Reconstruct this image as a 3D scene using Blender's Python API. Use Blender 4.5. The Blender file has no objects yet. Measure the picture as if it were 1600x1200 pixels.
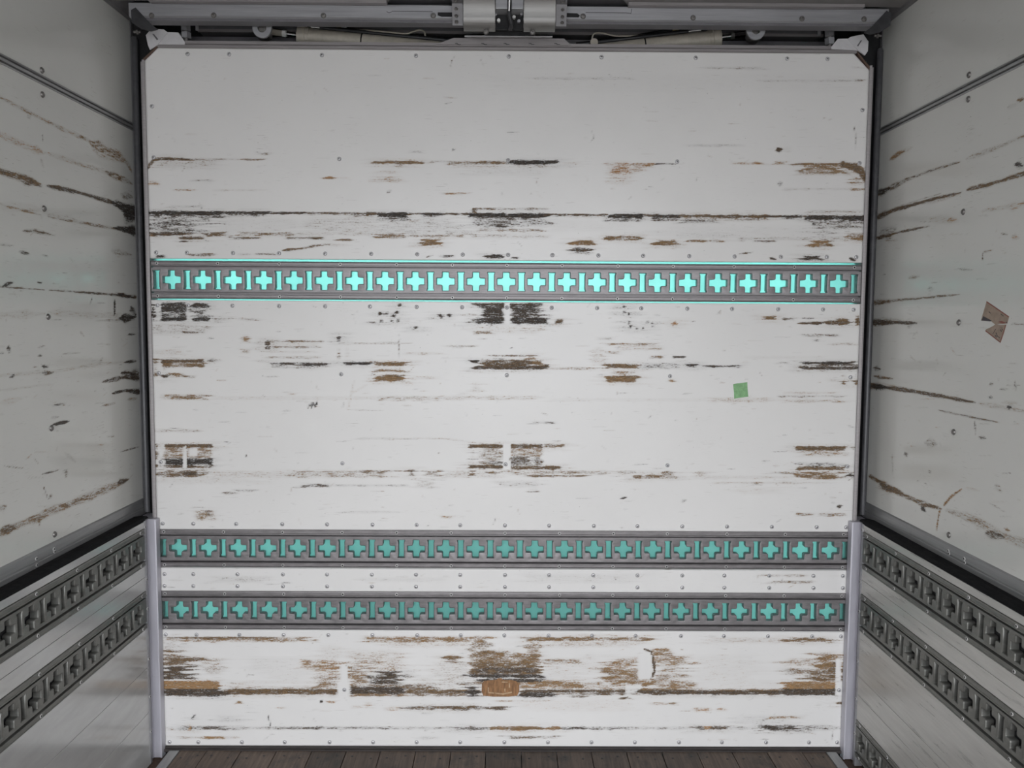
import bpy, bmesh, math
import numpy as np
from mathutils import Vector, Matrix
from mathutils.geometry import tessellate_polygon

# ------------------------------------------------------------------ camera, world, exposure
SC = bpy.context.scene
COL = SC.collection
F_PX, PITCH, YAW, ROLL = 1305.0, 0.0756316, 0.0067583, 0.0058726
CAM = np.array([0.0024, -2.7707, 1.4574])
cp, sp, cy, sy, cr, sr = math.cos(PITCH), math.sin(PITCH), math.cos(YAW), math.sin(YAW), math.cos(ROLL), math.sin(ROLL)
FW = np.array([sy*cp, cy*cp, -sp]); R0 = np.array([cy, -sy, 0.0]); U0 = np.cross(R0, FW)
RT = cr*R0 + sr*U0; UP = -sr*R0 + cr*U0
cam_data = bpy.data.cameras.new('camera'); cam = bpy.data.objects.new('camera', cam_data); COL.objects.link(cam)
cam_data.sensor_width = 36.0; cam_data.lens = F_PX/1600.0*36.0; cam_data.clip_start = 0.02; cam_data.clip_end = 200
cam.matrix_world = Matrix(((RT[0], UP[0], -FW[0], CAM[0]), (RT[1], UP[1], -FW[1], CAM[1]), (RT[2], UP[2], -FW[2], CAM[2]), (0, 0, 0, 1)))
SC.camera = cam

world = bpy.data.worlds.new('overcast_sky'); SC.world = world; world.use_nodes = True
bg = world.node_tree.nodes['Background']
wt = world.node_tree                                  # standard overcast sky: three times brighter at the zenith than at the horizon
bg.inputs['Color'].default_value = (0.955, 0.98, 1.025, 1.0)
w_tc = wt.nodes.new('ShaderNodeTexCoord'); w_se = wt.nodes.new('ShaderNodeSeparateXYZ'); w_mx = wt.nodes.new('ShaderNodeMath'); w_ma = wt.nodes.new('ShaderNodeMath')
w_mx.operation = 'MAXIMUM'; w_mx.inputs[1].default_value = 0.0; w_ma.operation = 'MULTIPLY_ADD'
ZENITH = 16.5
w_ma.inputs[1].default_value = ZENITH*2/3; w_ma.inputs[2].default_value = ZENITH/3
wt.links.new(w_tc.outputs['Generated'], w_se.inputs[0]); wt.links.new(w_se.outputs['Z'], w_mx.inputs[0]); wt.links.new(w_mx.outputs[0], w_ma.inputs[0]); wt.links.new(w_ma.outputs[0], bg.inputs['Strength'])
SC.view_settings.view_transform = 'Standard'; SC.view_settings.look = 'None'
SC.view_settings.gamma = 1.0; SC.view_settings.use_curve_mapping = False
SC.view_settings.exposure = 0.0

REAR = -4.3                     # the open rear of the box body, behind the camera

# a portal in the rear opening: it gives off nothing, it only guides the sky's light through the opening
pl = bpy.data.lights.new('rear_opening_portal', 'AREA'); pl.shape = 'RECTANGLE'; pl.size = 2.4; pl.size_y = 2.42
pl.cycles.is_portal = True
po = bpy.data.objects.new('rear_opening_portal', pl); COL.objects.link(po)
po.location = (0, REAR, 1.215); po.rotation_euler = (math.radians(90), 0, 0)

# ------------------------------------------------------------------ measuring helpers
def at(px, py, axis, val):
    """point of the plane (axis = val) that the photograph shows at (px, py)"""
    v = FW + RT*(px-800)/F_PX + UP*(600-py)/F_PX
    t = (val-CAM[axis])/v[axis]
    return CAM + t*v
def px_of(P):
    d = P - CAM; z = d @ FW
    return 800+F_PX*(d @ RT)/z, 600-F_PX*(d @ UP)/z

def px_poly(pts, axis, val): return [at(x, y, axis, val) for x, y in pts]

# ------------------------------------------------------------------ object helpers
def obj(name, me, mat=None, parent=None, label=None, cat=None, group=None, kind=None):
    o = bpy.data.objects.new(name, me); COL.objects.link(o)
    if me is not None and mat is not None and len(me.materials) == 0: me.materials.append(mat)
    if parent is not None: o.parent = parent
    tag(o, label, cat, group, kind)
    return o
def tag(o, label=None, cat=None, group=None, kind=None):
    if label: o['label'] = label
    if cat: o['category'] = cat
    if group: o['group'] = group
    if kind: o['kind'] = kind
def empty(name, loc, label, cat, group=None, kind=None):
    o = bpy.data.objects.new(name, None); COL.objects.link(o); o.location = loc; o.empty_display_size = 0.05
    tag(o, label, cat, group, kind); bpy.context.view_layer.update()
    return o
def local(parent, o):
    """keep an object built in world coordinates in place under a parent that stands elsewhere"""
    o.location = Vector(o.location) - Vector(parent.location)
    return o
class B:
    """collects simple solids in one bmesh"""
    def __init__(s): s.bm = bmesh.new()
    def box(s, a, b, bev=0.0):
        x0, y0, z0 = [min(a[i], b[i]) for i in range(3)]; x1, y1, z1 = [max(a[i], b[i]) for i in range(3)]
        v = [s.bm.verts.new(p) for p in ((x0,y0,z0),(x1,y0,z0),(x1,y1,z0),(x0,y1,z0),(x0,y0,z1),(x1,y0,z1),(x1,y1,z1),(x0,y1,z1))]
        fs = [s.bm.faces.new([v[i] for i in q]) for q in ((3,2,1,0),(4,5,6,7),(0,1,5,4),(1,2,6,5),(2,3,7,6),(3,0,4,7))]
        if bev > 0:
            es = list({e for f in fs for e in f.edges})
            bmesh.ops.bevel(s.bm, geom=es, offset=bev, segments=2, affect='EDGES', profile=0.5)
        return s
    def prism(s, pts, axis, a, b):
        """polygon (2D) extruded along an axis; pts are the other two coordinates in xyz order"""
        def mk(p, c):
            q = list(p); q.insert(axis, c); return q
        n = len(pts)
        v0 = [s.bm.verts.new(mk(p, a)) for p in pts]; v1 = [s.bm.verts.new(mk(p, b)) for p in pts]
        s.bm.faces.new(v0[::-1]); s.bm.faces.new(v1)
        for i in range(n): s.bm.faces.new((v0[i], v0[(i+1) % n], v1[(i+1) % n], v1[i]))
        return s
    def tube(s, pts, r, seg=10, caps=True):
        pts = [Vector(p) for p in pts]; rings = []
        rr = r if isinstance(r, (list, tuple)) else [r]*len(pts)
        ref = None
        for i, p in enumerate(pts):
            t = (pts[min(i+1, len(pts)-1)] - pts[max(i-1, 0)]).normalized()
            if ref is None:
                ref = Vector((0,0,1)) if abs(t.z) < 0.9 else Vector((1,0,0))
            u = (ref - t*ref.dot(t)).normalized(); w = t.cross(u); ref = u
            rings.append([s.bm.verts.new(p + rr[i]*(math.cos(2*math.pi*k/seg)*u + math.sin(2*math.pi*k/seg)*w)) for k in range(seg)])
        for a, b in zip(rings, rings[1:]):
            for k in range(seg): s.bm.faces.new((a[k], a[(k+1) % seg], b[(k+1) % seg], b[k]))
        if caps: s.bm.faces.new(rings[0][::-1]); s.bm.faces.new(rings[-1])
        return s
    def mesh(s, name, smooth=None):
        bmesh.ops.recalc_face_normals(s.bm, faces=s.bm.faces)
        me = bpy.data.meshes.new(name); s.bm.to_mesh(me); s.bm.free()
        if smooth is not None:
            me.shade_smooth()
            try: me.set_sharp_from_angle(angle=math.radians(smooth))
            except Exception: pass
        return me
def spline(pts, n=8):
    """Catmull-Rom through the points"""
    P = [np.array(p, float) for p in pts]; P = [2*P[0]-P[1]] + P + [2*P[-1]-P[-2]]; out = []
    for i in range(1, len(P)-2):
        for k in range(n):
            t = k/n
            out.append(0.5*((2*P[i]) + (-P[i-1]+P[i+1])*t + (2*P[i-1]-5*P[i]+4*P[i+1]-P[i+2])*t*t + (-P[i-1]+3*P[i]-3*P[i+1]+P[i+2])*t**3))
    out.append(P[-2]); return [tuple(p) for p in out]

# ------------------------------------------------------------------ materials
def nodes(name):
    m = bpy.data.materials.new(name); m.use_nodes = True
    nt = m.node_tree; return m, nt, nt.nodes['Principled BSDF'], nt.nodes.new, nt.links.new
def noise(nt, vec, scale, detail=4.0, rough=0.6):
    n = nt.nodes.new('ShaderNodeTexNoise'); n.inputs['Scale'].default_value = scale
    n.inputs['Detail'].default_value = detail; n.inputs['Roughness'].default_value = rough
    nt.links.new(vec, n.inputs['Vector']); return n.outputs['Fac']
def mapped(nt, sc, off=(0,0,0)):
    tc = nt.nodes.get('TC') or nt.nodes.new('ShaderNodeNewGeometry'); tc.name = 'TC'
    mp = nt.nodes.new('ShaderNodeMapping'); mp.inputs['Scale'].default_value = sc; mp.inputs['Location'].default_value = off
    nt.links.new(tc.outputs['Position'], mp.inputs['Vector']); return mp.outputs['Vector']
def math_(nt, op, a, b=None, c=None, clamp=False):
    n = nt.nodes.new('ShaderNodeMath'); n.operation = op; n.use_clamp = clamp
    for i, v in enumerate((a, b, c)):
        if v is None: continue
        if isinstance(v, (int, float)): n.inputs[i].default_value = v
        else: nt.links.new(v, n.inputs[i])
    return n.outputs[0]
def ramp(nt, fac, stops):
    n = nt.nodes.new('ShaderNodeValToRGB'); cr_ = n.color_ramp
    while len(cr_.elements) < len(stops): cr_.elements.new(0.5)
    for e, (p, c) in zip(cr_.elements, stops):
        e.position = p; e.color = (c[0], c[1], c[2], 1) if not isinstance(c, (int, float)) else (c, c, c, 1)
    nt.links.new(fac, n.inputs['Fac']); return n.outputs['Color']
def mixc(nt, fac, a, b, mode='MIX'):
    n = nt.nodes.new('ShaderNodeMix'); n.data_type = 'RGBA'; n.blend_type = mode
    for s, v in ((n.inputs['Factor'], fac), (n.inputs['A'], a), (n.inputs['B'], b)):
        if isinstance(v, (int, float)): s.default_value = v
        elif isinstance(v, tuple): s.default_value = (v[0], v[1], v[2], 1)
        else: nt.links.new(v, s)
    return n.outputs['Result']
def bump(nt, h, strength, dist=0.001):
    n = nt.nodes.new('ShaderNodeBump'); n.inputs['Strength'].default_value = strength; n.inputs['Distance'].default_value = dist
    nt.links.new(h, n.inputs['Height']); return n.outputs['Normal']

def plain(name, col, rough=0.5, metal=0.0, var=0.12, scale=(40,40,40), spec=None, bmp=0.0, dirt=None):
    m, nt, p, N, Lk = nodes(name)
    f = noise(nt, mapped(nt, scale), 1.0, 5.0, 0.65)
    lo = tuple(c*(1-var*1.6) for c in col); hi = tuple(min(1, c*(1+var)) for c in col)
    c = ramp(nt, f, [(0.3, lo), (0.7, hi)])
    if dirt:
        d = noise(nt, mapped(nt, (9,9,26), (3,1,7)), 1.0, 8.0, 0.75)
        c = mixc(nt, math_(nt, 'MULTIPLY', math_(nt, 'SUBTRACT', d, dirt[1]), 6.0, clamp=True), c, dirt[0])
    Lk(c, p.inputs['Base Color'])
    r = ramp(nt, f, [(0.25, max(0.03, rough*0.8)), (0.75, min(1, rough*1.25))]); Lk(r, p.inputs['Roughness'])
    p.inputs['Metallic'].default_value = metal
    if spec is not None: p.inputs['Specular IOR Level'].default_value = spec
    if bmp: Lk(bump(nt, f, bmp), p.inputs['Normal'])
    return m

def white_board(name, base, rough=0.28, thr0=0.672, spec=0.5):
    """painted plywood whose paint is worn through where the attribute 'wear' says so"""
    m, nt, p, N, Lk = nodes(name)
    aw = N('ShaderNodeAttribute'); aw.attribute_name = 'wear'
    at_ = N('ShaderNodeAttribute'); at_.attribute_name = 'tone'
    s1 = noise(nt, mapped(nt, (30, 30, 230)), 1.0, 5.0, 0.70)
    s2 = noise(nt, mapped(nt, (135, 135, 400), (5,2,9)), 1.0, 3.0, 0.68)
    n = math_(nt, 'ADD', math_(nt, 'MULTIPLY', s1, 0.55), math_(nt, 'MULTIPLY', s2, 0.45))
    thr = math_(nt, 'MULTIPLY_ADD', aw.outputs['Fac'], -(thr0-0.365), thr0)
    mask = math_(nt, 'MULTIPLY', math_(nt, 'SUBTRACT', n, thr), 13.0, clamp=True)
    halo = math_(nt, 'MULTIPLY', math_(nt, 'SUBTRACT', n, math_(nt, 'SUBTRACT', thr, 0.06)), 8.0, clamp=True)
    # hairline scratches all over
    h1 = noise(nt, mapped(nt, (17, 17, 520), (1,8,2)), 1.0, 2.0, 0.5)
    h2 = noise(nt, mapped(nt, (7, 7, 9), (4,4,1)), 1.0, 3.0, 0.6)
    h3 = noise(nt, mapped(nt, (150, 150, 190), (7,3,3)), 1.0, 2.0, 0.55)
    hair = math_(nt, 'MULTIPLY', math_(nt, 'SUBTRACT', math_(nt, 'ADD', h1, math_(nt, 'MULTIPLY', h2, 0.32)), 0.845), 9.0, clamp=True)
    dots = math_(nt, 'MULTIPLY', math_(nt, 'SUBTRACT', math_(nt, 'ADD', h3, math_(nt, 'MULTIPLY', h2, 0.3)), 0.885), 14.0, clamp=True)
    big = noise(nt, mapped(nt, (2.2, 2.2, 3.0), (2,5,1)), 1.0, 5.0, 0.6)
    c = ramp(nt, big, [(0.3, tuple(v*0.94 for v in base)), (0.7, base)])
    c = mixc(nt, math_(nt, 'MULTIPLY', hair, 0.55), c, (0.25, 0.22, 0.18))
    c = mixc(nt, math_(nt, 'MULTIPLY', dots, 0.7), c, (0.14, 0.12, 0.10))
    tone = math_(nt, 'ADD', at_.outputs['Fac'], math_(nt, 'MULTIPLY_ADD', math_(nt, 'ADD', s2, s1), 1.1, -1.1), clamp=True)
    wc = ramp(nt, tone, [(0.0, (0.030,0.027,0.025)), (0.3, (0.085,0.058,0.037)), (0.6, (0.215,0.132,0.062)), (0.85, (0.37,0.22,0.10)), (1.0, (0.42,0.21,0.080))])
    gr = noise(nt, mapped(nt, (55, 55, 480), (8,1,4)), 1.0, 4.0, 0.75)
    wc = mixc(nt, 1.0, wc, ramp(nt, gr, [(0.32, 0.42), (0.5, 0.95), (0.66, 1.0)]), 'MULTIPLY')
    wc = mixc(nt, math_(nt, 'MULTIPLY', math_(nt, 'SUBTRACT', gr, 0.56), 5.0, clamp=True), wc, mixc(nt, 0.5, wc, c))
    lc = mixc(nt, 0.45, wc, c)
    wash = math_(nt, 'MULTIPLY', math_(nt, 'MULTIPLY', aw.outputs['Fac'], s1), 0.75, clamp=True)
    c = mixc(nt, wash, c, mixc(nt, 0.3, wc, c))
    c = mixc(nt, math_(nt, 'MULTIPLY', halo, 0.7), c, lc)
    c = mixc(nt, mask, c, wc)
    Lk(c, p.inputs['Base Color'])
    Lk(math_(nt, 'MULTIPLY_ADD', mask, 0.45, rough), p.inputs['Roughness'])
    p.inputs['Specular IOR Level'].default_value = spec
    peel = noise(nt, mapped(nt, (260, 260, 260)), 1.0, 2.0, 0.5)
    Lk(bump(nt, math_(nt, 'SUBTRACT', math_(nt, 'MULTIPLY', peel, 0.35), mask), 0.22, 0.0007), p.inputs['Normal'])
    return m

M = {}
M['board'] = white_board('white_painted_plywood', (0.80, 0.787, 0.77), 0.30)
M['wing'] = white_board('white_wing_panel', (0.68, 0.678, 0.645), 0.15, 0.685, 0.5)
M['alu'] = plain('aluminium', (0.40, 0.40, 0.415), 0.42, 0.55, 0.10, (6, 6, 120))
M['alu_y'] = plain('aluminium_rail', (0.33, 0.33, 0.33), 0.40, 0.5, 0.12, (60, 5, 160), dirt=((0.10,0.09,0.08), 0.62))
M['lilac'] = plain('anodised_pillar', (0.52, 0.51, 0.56), 0.42, 0.35, 0.06, (60, 60, 5), dirt=((0.22,0.2,0.2), 0.66))
M['trim'] = plain('grey_trim', (0.20, 0.195, 0.20), 0.5, 0.3, 0.12, (30, 30, 30))
M['toptrim'] = plain('dull_aluminium_trim', (0.30, 0.28, 0.28), 0.5, 0.3, 0.10, (10, 60, 160))
M['rail'] = plain('galvanised_rail', (0.235, 0.222, 0.225), 0.40, 0.45, 0.16, (22, 22, 90), dirt=((0.10,0.09,0.09), 0.64))
M['siderail'] = plain('dull_steel_rail', (0.20, 0.20, 0.185), 0.42, 0.55, 0.16, (40, 22, 60), dirt=((0.07,0.066,0.06), 0.62))
M['gate'] = plain('aluminium_gate_skin', (0.52, 0.52, 0.515), 0.17, 0.25, 0.07, (8, 4, 20), dirt=((0.28,0.27,0.25), 0.66))
M['gate_w'] = plain('dirty_pale_gate_skin', (0.52, 0.51, 0.485), 0.30, 0.15, 0.10, (16, 5, 60), dirt=((0.14,0.12,0.10), 0.67))
M['rubber'] = plain('black_rubber', (0.010, 0.010, 0.011), 0.85, 0.0, 0.2, spec=0.15)
M['dark'] = plain('dark_frame', (0.040, 0.040, 0.043), 0.5, 0.1, 0.2)
M['black'] = plain('black_recess', (0.010, 0.010, 0.011), 0.7, 0.0, 0.2)
M['tubegrey'] = plain('grey_tube', (0.085, 0.085, 0.09), 0.42, 0.2, 0.15)
M['beam'] = plain('dark_grey_beam', (0.16, 0.155, 0.165), 0.5, 0.1, 0.1)
M['beige'] = plain('beige_paint', (0.42, 0.385, 0.325), 0.42, 0.0, 0.10, (50, 50, 50))
M['chrome'] = plain('chrome', (0.65, 0.65, 0.65), 0.15, 1.0, 0.03)
M['zinc'] = plain('zinc_rivet', (0.55, 0.54, 0.55), 0.30, 0.35, 0.12, (200, 200, 200))
M['screw'] = plain('steel_screw', (0.60, 0.59, 0.58), 0.35, 0.3, 0.15, (200, 200, 200))
M['bolt'] = plain('dull_bolt', (0.22, 0.21, 0.20), 0.42, 0.6, 0.15, (200, 200, 200))
M['hole'] = plain('dark_socket', (0.03, 0.03, 0.03), 0.6, 0.0, 0.1)
M['whiteplate'] = plain('white_bracket', (0.62, 0.61, 0.62), 0.45, 0.05, 0.05, dirt=((0.35,0.33,0.32), 0.68))
M['whitenut'] = plain('white_plastic', (0.75, 0.75, 0.73), 0.4)
M['wire'] = plain('pale_cable', (0.42, 0.39, 0.33), 0.5)
M['hose'] = plain('black_hose', (0.010, 0.010, 0.012), 0.45)
M['brass'] = plain('brass_fitting', (0.40, 0.32, 0.14), 0.35, 0.7)
M['woodedge'] = plain('raw_plywood_edge', (0.12, 0.075, 0.055), 0.8)
M['brush'] = plain('brushed_steel', (0.26, 0.255, 0.245), 0.42, 0.6, 0.12, (3, 160, 160))
M['roof'] = plain('grey_roof_lining', (0.20, 0.19, 0.185), 0.5, 0.1, 0.06, (3, 3, 3))
M['ground'] = plain('asphalt_yard', (0.17, 0.168, 0.165), 0.85, 0.0, 0.2, (2, 2, 2))
M['cab'] = plain('dark_cab_rear', (0.10, 0.16, 0.16), 0.5)
M['rust'] = plain('rusty_dirt', (0.09, 0.055, 0.04), 0.85, 0.0, 0.3, (90, 90, 90))
M['base'] = plain('black_base_strip', (0.045, 0.038, 0.036), 0.7, 0.0, 0.3, (20, 20, 120))
M['patch'] = plain('bare_brown_patch', (0.30, 0.155, 0.07), 0.7, 0.0, 0.35, (120, 60, 30))
M['patchlight'] = plain('pale_scraped_fibre', (0.48, 0.33, 0.20), 0.7, 0.0, 0.25, (120, 60, 60))
M['green'] = plain('green_tape', (0.24, 0.46, 0.22), 0.6, 0.0, 0.16, (90, 90, 90), dirt=((0.20,0.26,0.16), 0.63))
M['paper'] = plain('pinkish_old_paper', (0.36, 0.275, 0.215), 0.65, 0.0, 0.15, (60, 60, 60), dirt=((0.16,0.14,0.10), 0.62))
M['ink'] = plain('dark_print', (0.06, 0.05, 0.06), 0.6)
M['redink'] = plain('faded_red_print', (0.27, 0.09, 0.07), 0.6)

def teal_sheet():
    m, nt, p, N, Lk = nodes('translucent_teal_sheet')
    p.inputs['Base Color'].default_value = (0.17, 0.40, 0.365, 1); p.inputs['Roughness'].default_value = 0.18
    tr = N('ShaderNodeBsdfTranslucent')
    f = noise(nt, mapped(nt, (5, 5, 12)), 1.0, 3.0, 0.5)
    c = ramp(nt, f, [(0.3, (0.45, 0.82, 0.77)), (0.7, (0.51, 0.90, 0.845))]); Lk(c, tr.inputs['Color'])
    mx = N('ShaderNodeMixShader'); mx.inputs['Fac'].default_value = 0.425
    Lk(p.outputs[0], mx.inputs[1]); Lk(tr.outputs[0], mx.inputs[2])
    Lk(mx.outputs[0], nt.nodes['Material Output'].inputs['Surface'])
    return m
M['teal'] = teal_sheet()

def floor_wood():
    m, nt, p, N, Lk = nodes('dark_worn_floorboard')
    oi = N('ShaderNodeObjectInfo')
    g = noise(nt, mapped(nt, (130, 6, 20)), 1.0, 6.0, 0.65)
    d = noise(nt, mapped(nt, (14, 9, 9), (3,3,3)), 1.0, 6.0, 0.7)
    c = ramp(nt, g, [(0.3, (0.060, 0.042, 0.032)), (0.7, (0.145, 0.105, 0.080))])
    c = mixc(nt, math_(nt, 'MULTIPLY', math_(nt, 'SUBTRACT', d, 0.50), 5.0, clamp=True), c, (0.035, 0.032, 0.030))
    hs = N('ShaderNodeHueSaturation'); Lk(c, hs.inputs['Color']); Lk(math_(nt, 'MULTIPLY_ADD', oi.outputs['Random'], 0.6, 0.75), hs.inputs['Value'])
    Lk(hs.outputs[0], p.inputs['Base Color']); p.inputs['Roughness'].default_value = 0.62
    Lk(bump(nt, g, 0.4, 0.001), p.inputs['Normal'])
    return m
M['floor'] = floor_wood()

# ------------------------------------------------------------------ wear maps (where the paint is worn)
rng = np.random.default_rng(7)
TAB = rng.random((256, 256))
def vn(x, y):
    xi = np.floor(x).astype(int); yi = np.floor(y).astype(int); fx = x-xi; fy = y-yi
    fx = fx*fx*(3-2*fx); fy = fy*fy*(3-2*fy)
    a = TAB[xi % 256, yi % 256]; b = TAB[(xi+1) % 256, yi % 256]; c = TAB[xi % 256, (yi+1) % 256]; d = TAB[(xi+1) % 256, (yi+1) % 256]
    return (a*(1-fx)+b*fx)*(1-fy) + (c*(1-fx)+d*fx)*fy
def sstep(t): t = np.clip(t, 0, 1); return t*t*(3-2*t)
def scuffs(W, n, box, seed):
    r = np.random.default_rng(seed)
    for k in range(n):
        x = r.uniform(box[0], box[1]); y = r.uniform(box[2], box[3]); q = r.random(); d = r.uniform(0.22, 0.62); t = r.choice([0.08, 0.2, 0.35, 0.6, 0.75])
        if q < 0.7:
            l = 3+22*r.random()**2; W.P([(x, y), (x+l, y+r.uniform(-1.0, 1.0))], r.uniform(0.6, 1.5), d, t)
        else:
            a = r.uniform(-1.4, 1.4); l = r.uniform(3, 12); W.P([(x, y), (x+l*math.cos(a), y+l*math.sin(a))], r.uniform(0.7, 1.7), d, t)
class Wear:
    def __init__(s, P):
        s.x, s.y = px_of(P); n = len(P); s.w = np.zeros(n); s.t = np.full(n, 0.5)
        s.rx = (vn(s.y/2.3, s.x/60)-0.5); s.ry = (vn(s.x/9+40, s.y/30)-0.5); s.den = 0.72+0.56*vn(s.x/13+9, s.y/3.0+5)
    def _put(s, m, d, tone):
        d = np.clip(d, 0, 1.05); up = d > s.w[m]
        idx = np.nonzero(m)[0][up]; s.w[idx] = d[up]; s.t[idx] = tone
    def R(s, x0, x1, y0, y1, d, tone, sx=6, sy=1.6, rag=None, halo=False):
        sx *= 2.0; sy *= 1.7
        rag = sx*1.8 if rag is None else rag*1.5
        m = (s.x > x0-30) & (s.x < x1+30) & (s.y > y0-6) & (s.y < y1+6)
        if not m.any(): return
        X = s.x[m]; Y = s.y[m]; rx = s.rx[m]*rag; ry = s.ry[m]*2.2
        a = sstep((X-x0+rx)/sx+0.6)*sstep((x1-X+rx)/sx+0.6)*sstep((Y-y0+ry*0.3)/sy+0.75)*sstep((y1-Y+ry*0.9)/sy+0.7)
        s._put(m, d*a*s.den[m] if d < 0.9 else d*a*(0.58+0.42*s.den[m]), tone)
        if d >= 0.8 and y1-y0 > 3.5 and not halo: s.R(x0-8, x1+8, y0-2.5, y1+4, 0.36, min(0.7, tone+0.12), 12, 4, 24, True)
    def P(s, pts, w, d, tone, soft=1.1):
        """worn streak along a line of (x, y[, width])"""
        for i_, (p, q) in enumerate(zip(pts, pts[1:])):
            wa = p[2] if len(p) > 2 else w; wb = q[2] if len(q) > 2 else w
            m = (s.x > min(p[0], q[0])-20) & (s.x < max(p[0], q[0])+20) & (s.y > min(p[1], q[1])-24) & (s.y < max(p[1], q[1])+24)
            if not m.any(): continue
            X = s.x[m]; Y = s.y[m]; dx = q[0]-p[0]; dy = q[1]-p[1]; L2 = dx*dx+dy*dy
            t = np.clip(((X-p[0])*dx+(Y-p[1])*dy)/L2, 0, 1); r = np.hypot(X-p[0]-t*dx, Y-p[1]-t*dy)
            W = (wa+(wb-wa)*t)*0.5*(0.7+0.8*vn(X/14+3, Y/14+8))
            if i_ == len(pts)-2 and len(q) < 3: W = W*(1-0.7*t**3)
            if i_ == 0 and len(p) < 3: W = W*np.clip(0.4+2.4*t, 0, 1)
            a = sstep((W-r)/(soft*W+0.9)+0.7)
            s._put(m, d*a*s.den[m] if d < 0.9 else d*a, tone)
    def E(s, x0, x1, y0, y1, soft=1.5):
        m = (s.x > x0-4) & (s.x < x1+4) & (s.y > y0-4) & (s.y < y1+4)
        X = s.x[m]; Y = s.y[m]
        a = sstep((X-x0)/soft+0.5)*sstep((x1-X)/soft+0.5)*sstep((Y-y0)/soft+0.5)*sstep((y1-Y)/soft+0.5)
        s.w[m] *= 1-a
    def apply(s, me, n):
        N_ = len(me.vertices)
        for nm, arr in (('wear', s.w), ('tone', s.t)):
            A = np.zeros(N_, dtype=np.float32); A[:n] = arr; a = me.attributes.new(nm, 'FLOAT', 'POINT'); a.data.foreach_set('value', A)

def grid_mesh(name, P, nu, nv, back):
    """nu x nv grid of points P (row-major, v outer) with a rim folded back by the vector 'back'"""
    ii = np.arange(nu*nv).reshape(nv, nu)
    q = np.stack([ii[:-1,:-1], ii[:-1,1:], ii[1:,1:], ii[1:,:-1]], -1).reshape(-1, 4)
    loop = np.concatenate([ii[0,:-1], ii[:-1,-1], ii[-1,:0:-1], ii[:0:-1,0]])
    n = len(P); nb = len(loop); P2 = np.concatenate([P, P[loop]+np.array(back)])
    k = np.arange(nb); k2 = (k+1) % nb
    rim = np.stack([loop[k2], loop[k], n+k, n+k2], -1)
    F = np.concatenate([q, rim]); me = bpy.data.meshes.new(name)
    me.vertices.add(len(P2)); me.vertices.foreach_set('co', P2.astype(np.float32).ravel())
    me.loops.add(F.size); me.loops.foreach_set('vertex_index', F.astype(np.int32).ravel())
    me.polygons.add(len(F)); me.polygons.foreach_set('loop_start', (np.arange(len(F))*4).astype(np.int32))
    me.update(calc_edges=True); me.validate()
    return me

# ------------------------------------------------------------------ shared fastener meshes (head towards -Y, origin on the surface)
def lathe(name, prof, seg=14, smooth=40):
    b = B(); rings = []
    for (r, h) in prof:
        rings.append([b.bm.verts.new((r*math.cos(2*math.pi*k/seg), -h, r*math.sin(2*math.pi*k/seg))) for k in range(seg)] if r > 1e-6 else [b.bm.verts.new((0, -h, 0))])
    for a, c in zip(rings, rings[1:]):
        for k in range(seg):
            if len(c) == 1: b.bm.faces.new((a[k], a[(k+1) % seg], c[0]))
            else: b.bm.faces.new((a[k], a[(k+1) % seg], c[(k+1) % seg], c[k]))
    return b.mesh(name, smooth)
rivet_me = lathe('rivet', [(0.0070, 0), (0.0068, 0.0012), (0.0056, 0.0030), (0.0036, 0.0040), (0.0022, 0.0041), (0.0017, 0.0030), (0, 0.0030)])
rivet_me.materials.append(M['zinc']); rivet_me.materials.append(M['hole'])
screw_me = lathe('screw', [(0.0052, 0), (0.0052, 0.0012), (0.0044, 0.0020), (0.0030, 0.0020), (0.0026, 0.0004), (0, 0.0004)], 12)
screw_me.materials.append(M['screw']); screw_me.materials.append(M['hole'])
for p in screw_me.polygons:
    c = p.center
    if math.hypot(c.x, c.z) < 0.0029: p.material_index = 1
for p in rivet_me.polygons:
    if math.hypot(p.center.x, p.center.z) < 0.0016: p.material_index = 1
bolt_me = lathe('bolt', [(0.0085, 0), (0.0085, 0.0015), (0.006, 0.0045), (0.003, 0.0048), (0.0022, 0.0025), (0, 0.0025)])
bolt_me.materials.append(M['bolt'])
def fasten(name, me, p, parent, face='y'):
    o = bpy.data.objects.new(name, me); COL.objects.link(o)
    o.parent = parent
    off = Vector((0,0,0)); q = parent
    while q is not None: off += Vector(q.location); q = q.parent
    o.location = Vector(p)-off
    if face == '+x': o.rotation_euler = (0, 0, math.radians(90))     # head towards +X
    if face == '-x': o.rotation_euler = (0, 0, math.radians(-90))
    if face == 'down': o.rotation_euler = (math.radians(90), 0, 0)
    return o

# ================================================================== STRUCTURE
XG, XW = 1.182, 1.24            # inner faces of the drop-side gates and of the wing walls
ZTOP = 2.326                    # top of the front board
ground = obj('ground', B().box((-30, -40, -1.12), (30, 30, -1.10)).mesh('ground'), M['ground'], None, 'grey asphalt yard the truck stands on', 'ground', kind='structure')

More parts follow.
